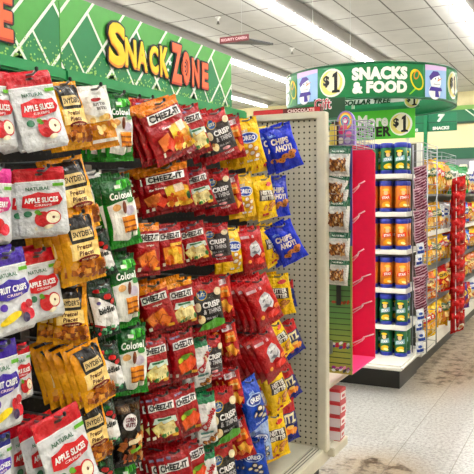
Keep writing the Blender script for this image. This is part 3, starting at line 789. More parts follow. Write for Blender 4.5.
# nut bags on a clip strip in front of the wing's side
CS = empty('clip_strip', (-.955, YW0-.025, .75), 'black clip strip carrying the small nut bags', 'clip strip')
mb = MB(); mb.box((-.01, .012, 0), (.01, .015, zt-.75-.01), blackp); mb.build('strip', CS)
def nutbag():
    b = Bag(.82, .28, [(0, .74, '#d2cdc6'), (.74, 1, '#2a5a46')], seed=41)
    b.poly([(-.9, .7), (-.9, .88), (.9, .92), (.9, .66)], '#2a5b44'); b.rect(-.8, .62, .85, .72, '#c9ccc8'); b.text('NUTS MIX', 0, .8, 1.2, .06, '#dfe8df', .03)
    q = random.Random(9)
    b.poly([(-.66, .16), (-.72, .5), (.7, .52), (.68, .16)], '#8a5c34')
    for i in range(60): b.quad(q.uniform(-.68, .68), q.uniform(.15, .54), .045, .028, q.uniform(0, 3), q.choice(['#b5793a', '#e0b374', '#7a451e', '#d08a3c', '#5a3420', '#f4dcb4', '#d8a868']))
    kind('nuts', 'clear nut mix bag', b, 'nut bag', 'nut_bag')
nutbag()
Z6 = [(146, 176, 22, 'topmost of the strip'), (172, 190, 22, 'second from the top, tipped forward'), (183, 200, 20, 'third, mostly hidden'), (197, 232, 22, 'fourth down, green headed'), (230, 260, 22, 'fifth down'), (257, 285, 20, 'lowest of the strip')]
for i, (y0, y1, w, note) in enumerate(Z6):
    yy = YW0-.035-(.012 if i in (0, 3, 4) else 0)
    pt = hit(340, y0, 1, yy); pb = hit(338 if i != 1 else 335, y1, 1, yy-.012)
    d = (pb-pt); h = d.length; d.normalize(); ww = Vector((1, .0, 0)); ww = (ww-d*ww.dot(d)).normalized()
    ww = (Matrix.Rotation(rr.uniform(-.12, .12), 3, d) @ ww)
    if i in (1, 2): h *= 1.45
    M = Matrix((ww*(w/F*2.93)/.82*1.05, (-d).cross(ww)*h, -d*h)).transposed().to_4x4(); M.translation = pt
    place_bag('nuts', M, 'small clear nut bag on the clip strip, '+note, 'nut bags on the clip strip')

# wire basket with toy pack on top of the wing
def wire_basket(name, loc, sx, sy, sz, label, nx=4, nz=4, m=chrome):
    root = empty(name, loc, label, 'wire basket')
    mb = MB(); r = .0018
    for k in range(nz+1):
        z = sz*k/nz
        mb.tube([(0, 0, z), (sx, 0, z), (sx, sy, z), (0, sy, z), (0, 0, z)], r*1.3 if k in (0, nz) else r, m, 6)
    mb.build('rim_wires', root)
    mb = MB()
    for k in range(nx+1):
        x = sx*k/nx
        mb.tube([(x, 0, sz), (x, 0, 0), (x, sy, 0), (x, sy, sz)], r, m, 6)
    mb.build('upright_wires', root)
    return root
a = hit(326, 146, 1, YW0); b2 = hit(352, 112, 1, YW0)
wire_basket('wire_basket', (a.x, YW0, a.z), b2.x-a.x, .30, b2.z-a.z-.03, 'chrome wire basket on top of the pink wing display', 3, 5)
TP = empty('toy_pack', (a.x+.06, YW0+.06, a.z+.004), 'purple arched toy pack with a rainbow print in the wire basket', 'toy pack')
mb = MB(); hh = .15
pts = [(-.035, 0), (.045, 0), (.045, hh*.6)]+[(.005+.04*math.cos(t), hh*.6+.055*math.sin(t)) for t in [k*PI/10 for k in range(1, 10)]]+[(-.035, hh*.6)]
front = [Vector((x, 0, z)) for x, z in pts]; back = [Vector((x, .02, z)) for x, z in pts]
pm = mat('#8a6cc0', .4, 0, 'card')
mb.poly(front, pm); mb.poly(back[::-1], pm)
for k in range(len(pts)): mb.poly([front[k], front[(k+1) % len(pts)], back[(k+1) % len(pts)], back[k]], pm)
mb.build('card', TP)
mb = MB(); mb.rec = False
for j, (r, c) in enumerate(((.03, '#e8a23a'), (.025, '#f2e27a'), (.02, '#5cb0d8'), (.014, '#d05a9a'), (.008, '#f4f0f6'))):
    warp(mb, ell_bm(.005, hh*.68, r, r*1.25, 16), ink(c), lambda x, y, j=j: Vector((x, -.001-.0006*j, y)))
for xx, zz, c in ((-.01, .06, '#e84a8c'), (.02, .045, '#e98ab8'), (-.015, .02, '#f2efe9'), (.015, .02, '#c8c0e0'), (0, .075, '#ef7d9d')):
    warp(mb, ell_bm(xx, zz, .014, .014, 10), ink(c), lambda x, y: Vector((x, -.0025, y)))
mb.build('printed_picture', TP)
tag(link('candy_box', (lambda q: (q.box((0, 0, 0), (.03, .04, .10), mat('#3f1c22', .4, 0, 'card'), .002), q.mesh('candy_box'))[1])(MB())), 'dark brown box at the left of the wire basket', 'box').location = (a.x+.006, YW0+.05, a.z+.004)
tag(link('candy_box', (lambda q: (q.box((0, 0, 0), (.018, .04, .085), mat('#e3cd5a', .4, 0, 'card'), .002), q.mesh('candy_box'))[1])(MB())), 'pale yellow box left of the purple toy pack', 'box').location = (a.x+.014, YW0+.005, a.z+.004)
a = hit(361, 150, 1, YW1+.1); b2 = hit(374, 122, 1, YW1+.1)
wire_basket('wire_basket', (a.x, YW1+.0075, a.z), b2.x-a.x, .10, b2.z-a.z, 'narrow chrome wire basket behind the pink panel top', 3, 5)

# small boxes on the rack's end deck
def cracker_box():
    root = empty('snack_box', (0, 0, 0), '', 'snack box', 'small boxes on the end deck')
    mb = MB(); mb.box((-.03, 0, 0), (.03, .07, .055), mat('#c5343c', .4, 0, 'card'), .002); mb.build('carton', root)
    mb = MB(); mb.box((-.024, -.0012, .004), (.03, 0, .042), mat('#d8d2d8', .4, 0, 'card')); mb.box((-.03, -.002, .002), (-.02, -.0008, .05), mat('#2c3a86', .4, 0, 'card'))
    mb.box((.03, .006, .01), (.0312, .064, .04), mat('#e2d8d4', .4, 0, 'card')); mb.box((.0311, .02, .018), (.032, .05, .03), mat('#c0404a', .4, 0, 'card'))
    mb.build('front_print', root)
    return root
cb = cracker_box(); first = True
lv = ['bottom', 'second', 'third', 'top']
for cc, (x, y) in enumerate(((-1.003-.03, YE+.034), (-.99, YE+.118))):
    for lvl in range(4):
        if first: r_ = cb; first = False
        else:
            r_ = cb.copy(); COL.objects.link(r_)
            for ch in cb.children:
                c2 = ch.copy(); COL.objects.link(c2); c2.parent = r_
        r_.location = (x, y, .158+lvl*.0565); r_.rotation_euler.z = rr.uniform(-.08, .08)
        r_['label'] = 'red and white snack box, %s layer of the %s stack on the end deck' % (lv[lvl], ('near', 'far')[cc])

# ------------------------------------------------------------------ endcap with canisters
E0, E1 = 4.38, 4.78
XR = -1.052; XL = -1.62
G2 = empty('endcap_shelf', (-1.3, 4.4, 0), 'white shelved endcap unit with black base holding the canisters', 'endcap shelf')
def g2p(name, mb):
    o = mb.build(name, G2); o.matrix_parent_inverse = Matrix.Translation((1.3, -4.4, 0)); return o
shw = mat('#e9e7df', .4, 0, 'enamel')
SZ = [hit(400, y, 1, E0).z for y in (173.5, 212, 250, 289, 326)]+[.184]
for i, z in enumerate(SZ[:-1]):
    mb = MB(); mb.box((XL, E0, z-.03), (XR-.01, E1, z), shw, .003); mb.box((XR-.012, E0+.01, z-.03), (XR-.006, E1-.05, z-.001), shw); g2p('shelf', mb)
mb = MB(); mb.box((XL, 4.14, .15), (XR+.03, E1, .184), shw, .012); g2p('base_shelf', mb)
mb = MB(); mb.box((XL+.02, 4.31, 0), (XR-.03, E1, .15), black); g2p('kick_plate', mb)
mb = MB(); mb.box((XL, E1, .15), (XR-.01, E1+.015, 1.56), mat('#5b5a52', .5)); g2p('back_panel', mb)
mb = MB(); mb.box((XR-.03, E1-.03, .15), (XR-.0, E1+.02, 1.56), shw, .002); g2p('upright', mb)
def canister(body, look, seed):
    root = empty('chip_canister', (0, 0, 0), '', 'canister')
    R = .039; H = .2
    mb = MB(); mb.lathe([(R, .022), (R, .167)], mat(body, .35, 0, 'print'), 20)
    q = random.Random(seed)
    def cyl(x, y, off=.0008):
        a = x/R-PI/2; return Vector(((R+off)*math.cos(a), (R+off)*math.sin(a), y))
    def art(t, c, off=.0008):
        grid_cut(t, [R*.3*k for k in range(-6, 7)], []); warp(mb, t, ink(c), lambda x, y: cyl(x, y, off))
    orange_ = body == '#d8761c'
    art(ell_bm(0, .128, .026, .026), '#f0a02c' if orange_ else '#123f2c', .0007)
    art(poly_bm([(-.034, .075), (-.03, .1), (.03, .115), (.034, .085)]), '#8fb4c4' if not orange_ else '#e8502a', .001)
    art(ell_bm(.0, .122, .013, .016), '#e9c9a0', .0014); art(ell_bm(.0, .14, .02, .008), '#f0d23c' if not orange_ else '#fbd878', .0018)
    art(text_fit('STAX', .045, .016, .05, 0, .12, 0, .092), '#ffffff', .0022)
    art(ell_bm(.0, .05, .028, .016, 14, .3), '#f2c83c' if not orange_ else '#f7b030', .0012); art(ell_bm(.012, .042, .016, .008, 14, -.3), '#fff0b0', .0016)
    mb.build('tube', root)
    mb = MB(); mb.lathe([(R+.001, .165), (R+.0022, .168), (R+.0022, .19), (R-.002, .196), (.001, .196)], mat('#23309c' if body != 'x' else '#fff', .35, 0, 'lid'), 20); mb.build('lid', root)
    mb = MB(); mb.lathe([(R-.002, 0), (R+.0015, .002), (R+.0015, .022), (R, .024)], mat('#1b2b98', .35, 0, 'lid'), 20); mb.build('base_rim', root)
    return root
cang = canister('#1d6a3c', '', 1); cano = canister('#d8761c', '', 2)
usedc = {id(cang): False, id(cano): False}
def copy_tree(o):
    c = o.copy(); COL.objects.link(c)
    for ch in o.children:
        d = ch.copy(); COL.objects.link(d); d.parent = c
    return c
col6 = ['g', 'o', 'o', 'o', 'g', 'g']; shn = ['top', 'second', 'third', 'fourth', 'fifth', 'base']
posn = ['rightmost', 'second from right', 'third from right', 'fourth from right', 'fifth from right']
for i, z in enumerate(SZ):
    src = cang if col6[i] == 'g' else cano
    n = 0
    for j in range(5):
        for dpt in range(2):
            x = XR-.05-j*.096+rr.uniform(-.003, .003)+(.05 if dpt and j else 0); y = E0+.046+dpt*.085+rr.uniform(-.006, .006)
            if not usedc[id(src)]: o = src; usedc[id(src)] = True
            else: o = copy_tree(src)
            o.location = (x, y, z); o.rotation_euler.z = math.radians(14)+rr.uniform(-.35, .35)
            cn = 'green' if col6[i] == 'g' else 'orange'
            if dpt == 0:
                o['label'] = '%s chip canister with blue lid, front row, %s on the %s endcap shelf' % (cn, posn[j], shn[i]); o['group'] = 'front canisters on the %s endcap shelf' % shn[i]
            else:
                o['label'] = '%s chip canister behind the front row on the %s endcap shelf' % (cn, shn[i]); o['group'] = 'rear canisters on the %s endcap shelf' % shn[i]

# header signs above the endcap
YH = 4.74
def dollar(mb, cx, cz, R, fn, off=0.0):
    """white disc with yellow patches and a black $1"""
    for t, c in ((ell_bm(cx, cz, R, R, 28), '#f6f6ee'), (ell_bm(cx-R*.05, cz, R*.86, R*.86, 28), '#f0e48c'), (ell_bm(cx+.05*R, cz+.1*R, R*.6, R*.75, 20), '#f7f3d8')):
        off += .0009; warp(mb, t, ink(c), lambda x, y, o=off: fn(x, y, o))
    off += .0009
    one = [(.02, .62), (.36, .80), (.36, -.52), (.55, -.56), (.55, -.72), (-.08, -.72), (-.08, -.56), (.10, -.52), (.10, .42), (-.06, .38)]
    warp(mb, poly_bm([(cx+x*R*.95+R*.1, cz+y*R*.98) for x, y in one]), ink('#14161a'), lambda x, y, o=off: fn(x, y, o))
    warp(mb, text_fit('$', R*.50, R*.80, .05, 0, 0, cx-R*.42, cz+R*.12), ink('#14161a'), lambda x, y, o=off: fn(x, y, o))
HS = empty('header_sign', (-1.3, YH, 1.56), 'bright green More OVER dollar sign above the canister shelves', 'sign')
fy = lambda x, y, o=0: Vector((x, -o, y))
def loc(px, py, Y=YH, o=(-1.3, 1.56)):
    p = hit(px, py, 1, Y); return p.x-o[0], p.z-o[1]
x0, z0 = loc(346, 138); x1, z1 = loc(415, 108)
mb = MB(); mb.box((x0-.05, .0, z0-.02), (x1, .008, z1), mat('#4cc02c', .45, 0, 'sign')); mb.box((x0-.05, .0, z1), (x1+.03, .008, z1+.022), mat('#157a48', .45, 0, 'sign')); mb.build('board', HS)
mb = MB(); mb.rec = False
def tpx(mb, body, px, py, wpx, hpx, c, off, bold, shear=0, tilt=0):
    x, z = loc(px, py); s = hit(px, py, 1, YH); w = loc(px+wpx/2, py)[0]-loc(px-wpx/2, py)[0]; h = loc(px, py-hpx/2)[1]-loc(px, py+hpx/2)[1]
    warp(mb, text_fit(body, w, h, bold, shear, tilt, x, z), ink(c), lambda x, y: fy(x, y, off))
tpx(mb, 'More', 373, 121, 30, 12, '#f4f8f0', .003, .045)
tpx(mb, 'OVER', 374, 132, 34, 10, '#10160f', .0015, .045)
dollar(mb, loc(401, 124)[0], loc(401, 124)[1], abs(loc(412.5, 124)[0]-loc(401, 124)[0]), fy, .001)
mb.build('lettering', HS)
HS2 = empty('header_sign', (-1.3, YH, 1.56), 'white DOLLAR TREE strip sign above the bright green sign', 'sign')
xa, za = loc(340, 106.5); xb_, zb_ = loc(421, 94)
mb = MB(); mb.box((xa, 0, za+.004), (xb_, .008, zb_), mat('#eceee6', .45, 0, 'sign')); mb.build('board', HS2)
mb = MB(); mb.rec = False
tpx(mb, 'DOLLAR TREE', 366, 102, 50, 5, '#173f24', .002, .06, .25)
dollar(mb, loc(412, 100)[0], loc(412, 100)[1], .052, fy, .001)
mb.build('lettering', HS2)
for s_ in (-.28, .18): 
    pass
mb = MB(); mb.box((xa+.08, .01, -.02), (xa+.1, .02, zb_), shw); mb.box((xb_-.1, .01, -.02), (xb_-.08, .02, zb_), shw); mb.build('support_posts', HS2)

# ------------------------------------------------------------------ round hanging sign
CX, CY, RR = -1.475, 5.0, .60
ZR0, ZR1 = 1.838, 2.062
RS = empty('round_hanging_sign', (CX, CY, ZR0), 'large round green SNACKS & FOOD sign hanging over the endcap', 'sign')
HR = ZR1-ZR0
def ring(r0, r1, za, zb2, m, n=72):
    mb = MB(); i = mb.mi(m); vs = []
    for k in range(n):
        a = k*2*PI/n; c, s = math.cos(a), math.sin(a)
        vs.append([mb.bm.verts.new((r*c, r*s, z)) for r, z in ((r0, za), (r1, za), (r1, zb2), (r0, zb2))])
    for k in range(n):
        for j in range(4):
            f = mb.bm.faces.new((vs[k][j], vs[k][(j+1) % 4], vs[(k+1) % n][(j+1) % 4], vs[(k+1) % n][j])); f.material_index = i; f.smooth = j in (1, 3)
    return mb
gsign = mat('#0d7c4a', .4, 0, 'sign')
ring(RR-.006, RR, 0, HR, gsign).build('band', RS)
ring(RR-.012, RR+.004, -.006, .004, mat('#0a5c38', .4, 0, 'rim')).build('rim', RS)
ring(RR-.012, RR+.004, HR-.004, HR+.006, mat('#0a5c38', .4, 0, 'rim')).build('rim', RS)
ang_c = math.atan2(CAM.y-CY, CAM.x-CX)      # direction of the viewer's aisle end
def cylr(x, y, o=0):
    a = ang_c+x/RR; return Vector(((RR+.001+o)*math.cos(a), (RR+.001+o)*math.sin(a), y))
mb = MB(); mb.rec = False
def cart(t, c, o=.001):
    grid_cut(t, sorted(set([round(.05*k, 3) for k in range(-40, 41)])) if False else [], [])
    xs = [v.co.x for v in t.verts]; a, b_ = min(xs), max(xs); n = int((b_-a)/.05)
    grid_cut(t, [a+(b_-a)*k/(n+1) for k in range(1, n+1)], [])
    warp(mb, t, ink(c), lambda x, y, o=o: cylr(x, y, o))
for q in range(4):
    B = q*90
    A = lambda d: math.radians(d+B)*RR
    # green tone patches
    cart(poly_bm([(A(-35), .01), (A(-35), HR-.01), (A(34), HR-.01), (A(34), .01)]), '#0e7a48', .0008)
    fn = lambda x, y, o=0: cylr(x, y, .001+o)
    mbx = mb
    R0 = .092
    dollar(mb, A(-24), HR*.5, R0, fn, .001)
    cart(text_fit('SNACKS', .355, .075, .09, 0, 0, A(6), HR*.69), '#f5f7f0', .003)
    cart(text_fit('& FOOD', .35, .07, .09, 0, 0, A(6), HR*.30), '#f5f7f0', .003)
    # pretzel drawing
    for (dx, dz, w, h, ro) in ((29.5, .115, .046, .07, .4), (29.5, .112, .036, .056, .4)):
        cart(ell_bm(A(dx), dz, w, h, 20, ro), '#e8d43a' if w > .04 else '#1b7a3e', .0035 if w > .04 else .0045)
    cart(ell_bm(A(29), .145, .02, .03, 16, -.3), '#e0903a', .005); cart(ell_bm(A(29), .145, .013, .021, 16, -.3), '#0e7a48', .006)
    cart(poly_bm([(A(24), .02), (A(24)+.012, .02), (A(34), .1), (A(34)-.004, .12)]), '#8ed04c', .003)
    # snowman panel
    s0 = 35.5; s1 = 55.5; c_ = (s0+s1)/2
    cart(poly_bm([(A(s0), .008), (A(s0), HR-.008), (A(s1), HR-.008), (A(s1), .008)]), '#a9c8ec', .002)
    cart(poly_bm([(A(s0), HR*.8), (A(s0), HR-.008), (A(s1), HR-.008), (A(s1), HR*.86)]), '#d9bfe6', .003)
    cart(ell_bm(A(c_)-.02, .045, .055, .05), '#f4f7fb', .0035)
    cart(ell_bm(A(c_)-.012, .115, .052, .052), '#fbfcff', .0045)
    cart(poly_bm([(A(c_)-.075, .14), (A(c_)-.04, .178), (A(c_)+.005, .178), (A(c_)+.03, .158), (A(c_)-.03, .138), (A(c_)-.06, .115)]), '#54408f', .0055)
    cart(poly_bm([(A(c_)+.0, .112), (A(c_)+.055, .14), (A(c_)+.008, .126)]), '#e8833a', .006)
    cart(poly_bm([(A(c_)-.075, .05), (A(c_)-.06, .078), (A(c_)+.04, .075), (A(c_)+.05, .055), (A(c_)+.01, .05), (A(c_)+.02, .012), (A(c_)-.02, .012), (A(c_)-.02, .05)]), '#4d3f96', .006)
    for dx in (-.03, -.018, -.006, .006, .018): cart(ell_bm(A(c_)+dx, .092-.1*abs(dx+.006)*-1, .0035, .0035, 8), '#2a2430', .0065)
    cart(ell_bm(A(c_)-.02, .13, .005, .006, 8), '#1e1a26', .0065); cart(ell_bm(A(c_)+.012, .135, .005, .006, 8), '#1e1a26', .0065)
mb.build('printed_art', RS)
mb = MB()
for k in range(3):
    a = k*2*PI/3+.6; mb.tube([((RR-.004)*math.cos(a), (RR-.004)*math.sin(a), HR), ((RR-.004)*math.cos(a), (RR-.004)*math.sin(a), 4.2-ZR0)], .002, mat('#cfd2cf', .4), 5)
mb.build('hanging_wires', RS)

# ------------------------------------------------------------------ aisle seven gondola (facing the right-hand aisle)
Y0, Y1 = 4.80, 13.0
G3 = empty('aisle_shelf', (-1.4, 8, 0), 'long low gondola of chip bags running down aisle seven', 'gondola shelf')
def g3p(name, mb):
    o = mb.build(name, G3); o.matrix_parent_inverse = Matrix.Translation((1.4, -8, 0)); return o
dkm = mat('#4a4d50', .4, 0, 'metal')
mb = MB(); mb.box((-1.5, Y0, .10), (XR+.0, Y1, .19), shw, .004); g3p('base_deck', mb)
mb = MB(); mb.box((-1.5, Y0, 0), (XR-.04, Y1, .10), black); g3p('kick_plate', mb)
mb = MB(); mb.box((-1.52, Y0, .15), (-1.5, Y1, 1.50), mat('#6b6a60', .5)); g3p('back_panel', mb)
for z, m, tk in ((.95, shw, .03), (.71, dkm, .035), (.46, dkm, .035), (1.22, dkm, .02)):
    mb = MB(); mb.box((-1.5, Y0+.02, z-tk), (XR+.0, Y1, z), m, .003); g3p('shelf', mb)
# wire fronts on the shelves
for z in (.95, .71, .46, 1.22):
    mb = MB()
    for dz in (.03, .06): mb.tube([(XR-.004, Y0+.05, z+dz), (XR-.004, Y1, z+dz)], .002, chrome, 5)
    yy = Y0+.05
    while yy < 9.5: mb.tube([(XR-.004, yy, z), (XR-.004, yy, z+.06)], .0018, chrome, 5); yy += .12
    g3p('shelf_fence', mb)
def chipbag(key, base, oval, word, wc, look, seed, band=None):
    b = Bag(.72, .26, [(0, .12, band or base), (.12, .86, base), (.86, 1, band or base)], seed=seed)
    b.ell(0, .62, .7, .14, oval); b.text(word, 0, .62, 1.0, .11, wc, .06)
    q = random.Random(seed); chunks(b, 14, -.7, .7, .15, .42, ['#f0b84a', '#e08a2c', '#fbe0a0', '#c8551c'], .07, q)
    kind(key, look, b, 'chip bag', 'chip_bag')
chipbag('c_yel', '#ecc01c', '#d02a20', 'CHIPS', '#ffffff', 'yellow chip bag', 51)
chipbag('c_red', '#c2231f', '#f2c430', 'CHIPS', '#3a1010', 'red chip bag', 52)
chipbag('c_org', '#e37a1c', '#f7e2a4', 'PUFFS', '#8c1d10', 'orange cheese puff bag', 53)
chipbag('c_grn', '#2f8c4c', '#f2f2ea', 'CHIPS', '#1c4a28', 'green chip bag', 54)
chipbag('c_whi', '#e2e3e6', '#3d55a8', 'CHIPS', '#ffffff', 'white chip bag', 55)
chipbag('c_pur', '#5d3a86', '#f0d040', 'CORN', '#3a1d5c', 'purple chip bag', 56)
chipbag('c_blu', '#2b6fc0', '#f0f4fa', 'CHIPS', '#153a78', 'blue chip bag', 57)
chipbag('c_gol', '#c99a2a', '#3a5c2c', 'CRISPS', '#f4e8c0', 'gold chip bag', 58)
rows = [(1.22, .24, ['c_gol', 'c_yel', 'c_gol', 'c_grn', 'c_grn', 'c_whi', 'c_pur', 'c_whi'], 'top', .9),
        (.95, .20, ['c_yel', 'c_gol', 'c_whi', 'c_pur', 'c_org', 'c_blu', 'c_red'], 'second', .8),
        (.71, .19, ['c_yel', 'c_gol', 'c_yel', 'c_pur', 'c_red', 'c_org', 'c_blu'], 'third', .8),
        (.46, .20, ['c_org', 'c_yel', 'c_red', 'c_org', 'c_red', 'c_yel', 'c_org'], 'fourth', .8),
        (.19, .22, ['c_yel', 'c_yel', 'c_gol', 'c_yel', 'c_pur', 'c_red', 'c_whi'], 'bottom', .8)]
qr = random.Random(21)
for z, h, seq, rn, sc in rows:
    y = Y0+.16; i = 0
    while y < (11.5):
        k = seq[(i//2) % len(seq)] if y < 8 else qr.choice(seq)
        hh = h*qr.uniform(.92, 1.08); w = hh*.72
        for dpt in range(2 if y < 7 else 1):
            lean = qr.uniform(-.1, .35); M = Matrix.Translation((XR-.045-dpt*.075, y+dpt*.02, z+hh*math.cos(lean)+.004)) @ Matrix.Rotation(math.radians(90-qr.uniform(5, 50)), 4, 'Z') @ Matrix.Rotation(-lean*.5, 4, 'X') @ Matrix.Rotation(qr.uniform(-.22, .22), 4, 'Y') @ Matrix.Scale(hh, 4)
            place_bag(k, M, '%s standing in the %s tier of the aisle seven gondola' % (K[k]['look'], rn), 'chip bags, %s tier of aisle seven, %s' % (rn, K[k]['look']), parts=(y < 6.5))
        y += w*.98+.012; i += 1

# red clip strip of packs hanging in aisle seven
CS2 = empty('clip_strip', (-.97, 5.45, .35), 'red clip strip with a long chain of packs hanging in aisle seven', 'clip strip')
pz0 = hit(458, 328, 0, -.97); pz1 = hit(455, 182, 0, -.97)
Yc = (pz0.y+pz1.y)/2
CS2.location = (-.97, Yc, pz0.z)
H2 = pz1.z-pz0.z
mb = MB(); mb.box((-.004, -.02, 0), (.0, .02, H2+.08), mat('#e8e4e4', .5)); mb.build('strip', CS2)
def redpack():
    b = Bag(.62, .3, [(0, 1, '#c4161c')], seed=61); b.ell(.2, .35, .5, .2, '#f1e3d2'); b.ell(.1, .38, .28, .1, '#d98a5c'); b.ell(0, .72, .5, .1, '#d8262a'); b.poly([(-.7, .5), (-.6, .62), (.6, .7), (.5, .55)], '#8c0d12'); kind('redpack', 'red snack pack with pale picture', b, 'snack pack', 'snack_pack')
redpack()
NP = 11
pn = ['lowest', 'second up', 'third up', 'fourth up', 'fifth up', 'middle', 'fifth down', 'fourth down', 'third down', 'second down', 'topmost']
for i in range(NP):
    z = pz0.z+H2*(i+1)/NP+.04
    hh = H2/NP*1.9
    x = -.955+(.004 if i % 2 else 0)
    M = Matrix.Translation((x, Yc+.0, z)) @ Matrix.Rotation(math.radians(48), 4, 'Z') @ Matrix.Rotation(.42, 4, 'X') @ Matrix.Rotation(-.25+.1*(i % 2), 4, 'Y') @ Matrix.Scale(hh, 4)
    place_bag('redpack', M, 'red snack pack on the aisle seven clip strip, %s' % pn[i], 'packs on the red clip strip')

# wire side rack right of the canisters with pink patterned packs
sx0 = hit(414, 160, 1, E0+.25)
WR = empty('wire_rack', (XR+.01, 4.48, .20), 'tall chrome wire rack on the right side of the canister endcap', 'wire rack')
mb = MB()
for (x, y) in ((.0, 0), (.0, .30), (.09, .0), (.09, .30)): mb.tube([(x, y, 0), (x, y, 1.33)], .0042, mat('#9da0a5', .3, .8, 'chrome'), 6)
mb.build('posts', WR)
mb = MB()
for k in range(19): z = .03+k*.07; mb.tube([(.0, 0, z), (.09, 0, z), (.09, .3, z), (0, .3, z)], .0018, chrome, 5)
mb.build('cross_wires', WR)
b = Bag(.62, .2, [(0, 1, '#d9bcc8')], seed=71)
for k in range(7):
    b.poly([(-.95, .02+k*.14), (-.95, .1+k*.14), (.95, .3+k*.14-.03), (.95, .2+k*.14-.03)], '#6c1a3c')
kind('pinkpack', 'pink and maroon striped candy pack', b, 'candy pack', 'candy_pack')
b = Bag(.62, .2, [(0, 1, '#e8ecf2')], seed=72); b.rect(-.9, .2, .9, .45, '#2b4fa4'); b.ell(0, .65, .5, .12, '#4a6fc0')
kind('bluepack', 'white and blue candy pack', b, 'candy pack', 'candy_pack')
nmz = 0
for i, py in enumerate(range(166, 350, 11)):
    kk = 'pinkpack' if (py < 240 or 262 < py < 300) else 'bluepack'
    p = hit(419, py, 1, 4.44)
    hh = .13 if kk == 'pinkpack' else .085
    M = Matrix.Translation((p.x+.004*(nmz % 2), 4.455-.012*(nmz % 3), p.z)) @ Matrix.Rotation(math.radians(20+14*(nmz % 3)), 4, 'Z') @ Matrix.Rotation(.25, 4, 'X') @ Matrix.Rotation(-.2, 4, 'Y') @ Matrix.Scale(hh, 4)
    nmz += 1
    place_bag(kk, M, '%s hanging on the wire rack beside the canisters' % K[kk]['look'], 'hanging %s of the wire rack' % K[kk]['look'])

# aisle marker
YM = 6.6
a = hit(405, 133, 1, YM); b2 = hit(457, 112, 1, YM)
AM = empty('aisle_marker', ((a.x+b2.x)/2, YM, 1.5), 'green aisle marker reading 7 SNACKS above the gondola', 'sign')
ox = (a.x+b2.x)/2; zc = (a.z+b2.z)/2-1.5; hw_ = (b2.x-a.x)/2; hz_ = (b2.z-a.z)/2
mb = MB(); mb.box((-hw_, 0, zc-hz_), (hw_, .01, zc+hz_), mat('#0f7a50', .4, 0, 'sign'), .002); mb.box((-hw_, -.002, zc-.003), (hw_, 0, zc+.003), mat('#0a4a30', .4)); mb.build('board', AM)
mb = MB(); p = hit(425.5, 130, 1, YM-.02); mb.box((p.x-ox-.016, -.03, 0), (p.x-ox+.016, -.004, zc+hz_), mat('#188a58', .4, 0, 'sign'), .003); mb.build('pole', AM)
mb = MB(); mb.rec = False
p = hit(441, 118, 1, YM); warp(mb, text_fit('7', .07, .062, .12, .2, 0, p.x-ox, p.z-1.5), ink('#f4f8f4'), lambda x, y: Vector((x, -.003, y)))
p = hit(441, 128, 1, YM); warp(mb, text_fit('SNACKS', .15, .028, .10, 0, 0, p.x-ox, p.z-1.5), ink('#f4f8f4'), lambda x, y: Vector((x, -.003, y)))
p = hit(419, 130, 1, YM); warp(mb, text_fit('SNACKS', .08, .025, .08, 0, 0, p.x-ox-.05, p.z-1.5), ink('#f4f8f4'), lambda x, y: Vector((x, -.003, y)))
mb.build('lettering', AM)
# wire baskets standing on the aisle gondola's end
wire_basket('wire_basket', (-1.26, Y0+.04, 1.47), .2, .5, .1, 'chrome wire basket on the near end of the aisle seven gondola', 4, 4)
wire_basket('wire_basket', (-1.26, Y0+.7, 1.45), .2, .6, .09, 'chrome wire basket further along the aisle seven gondola top', 5, 3)

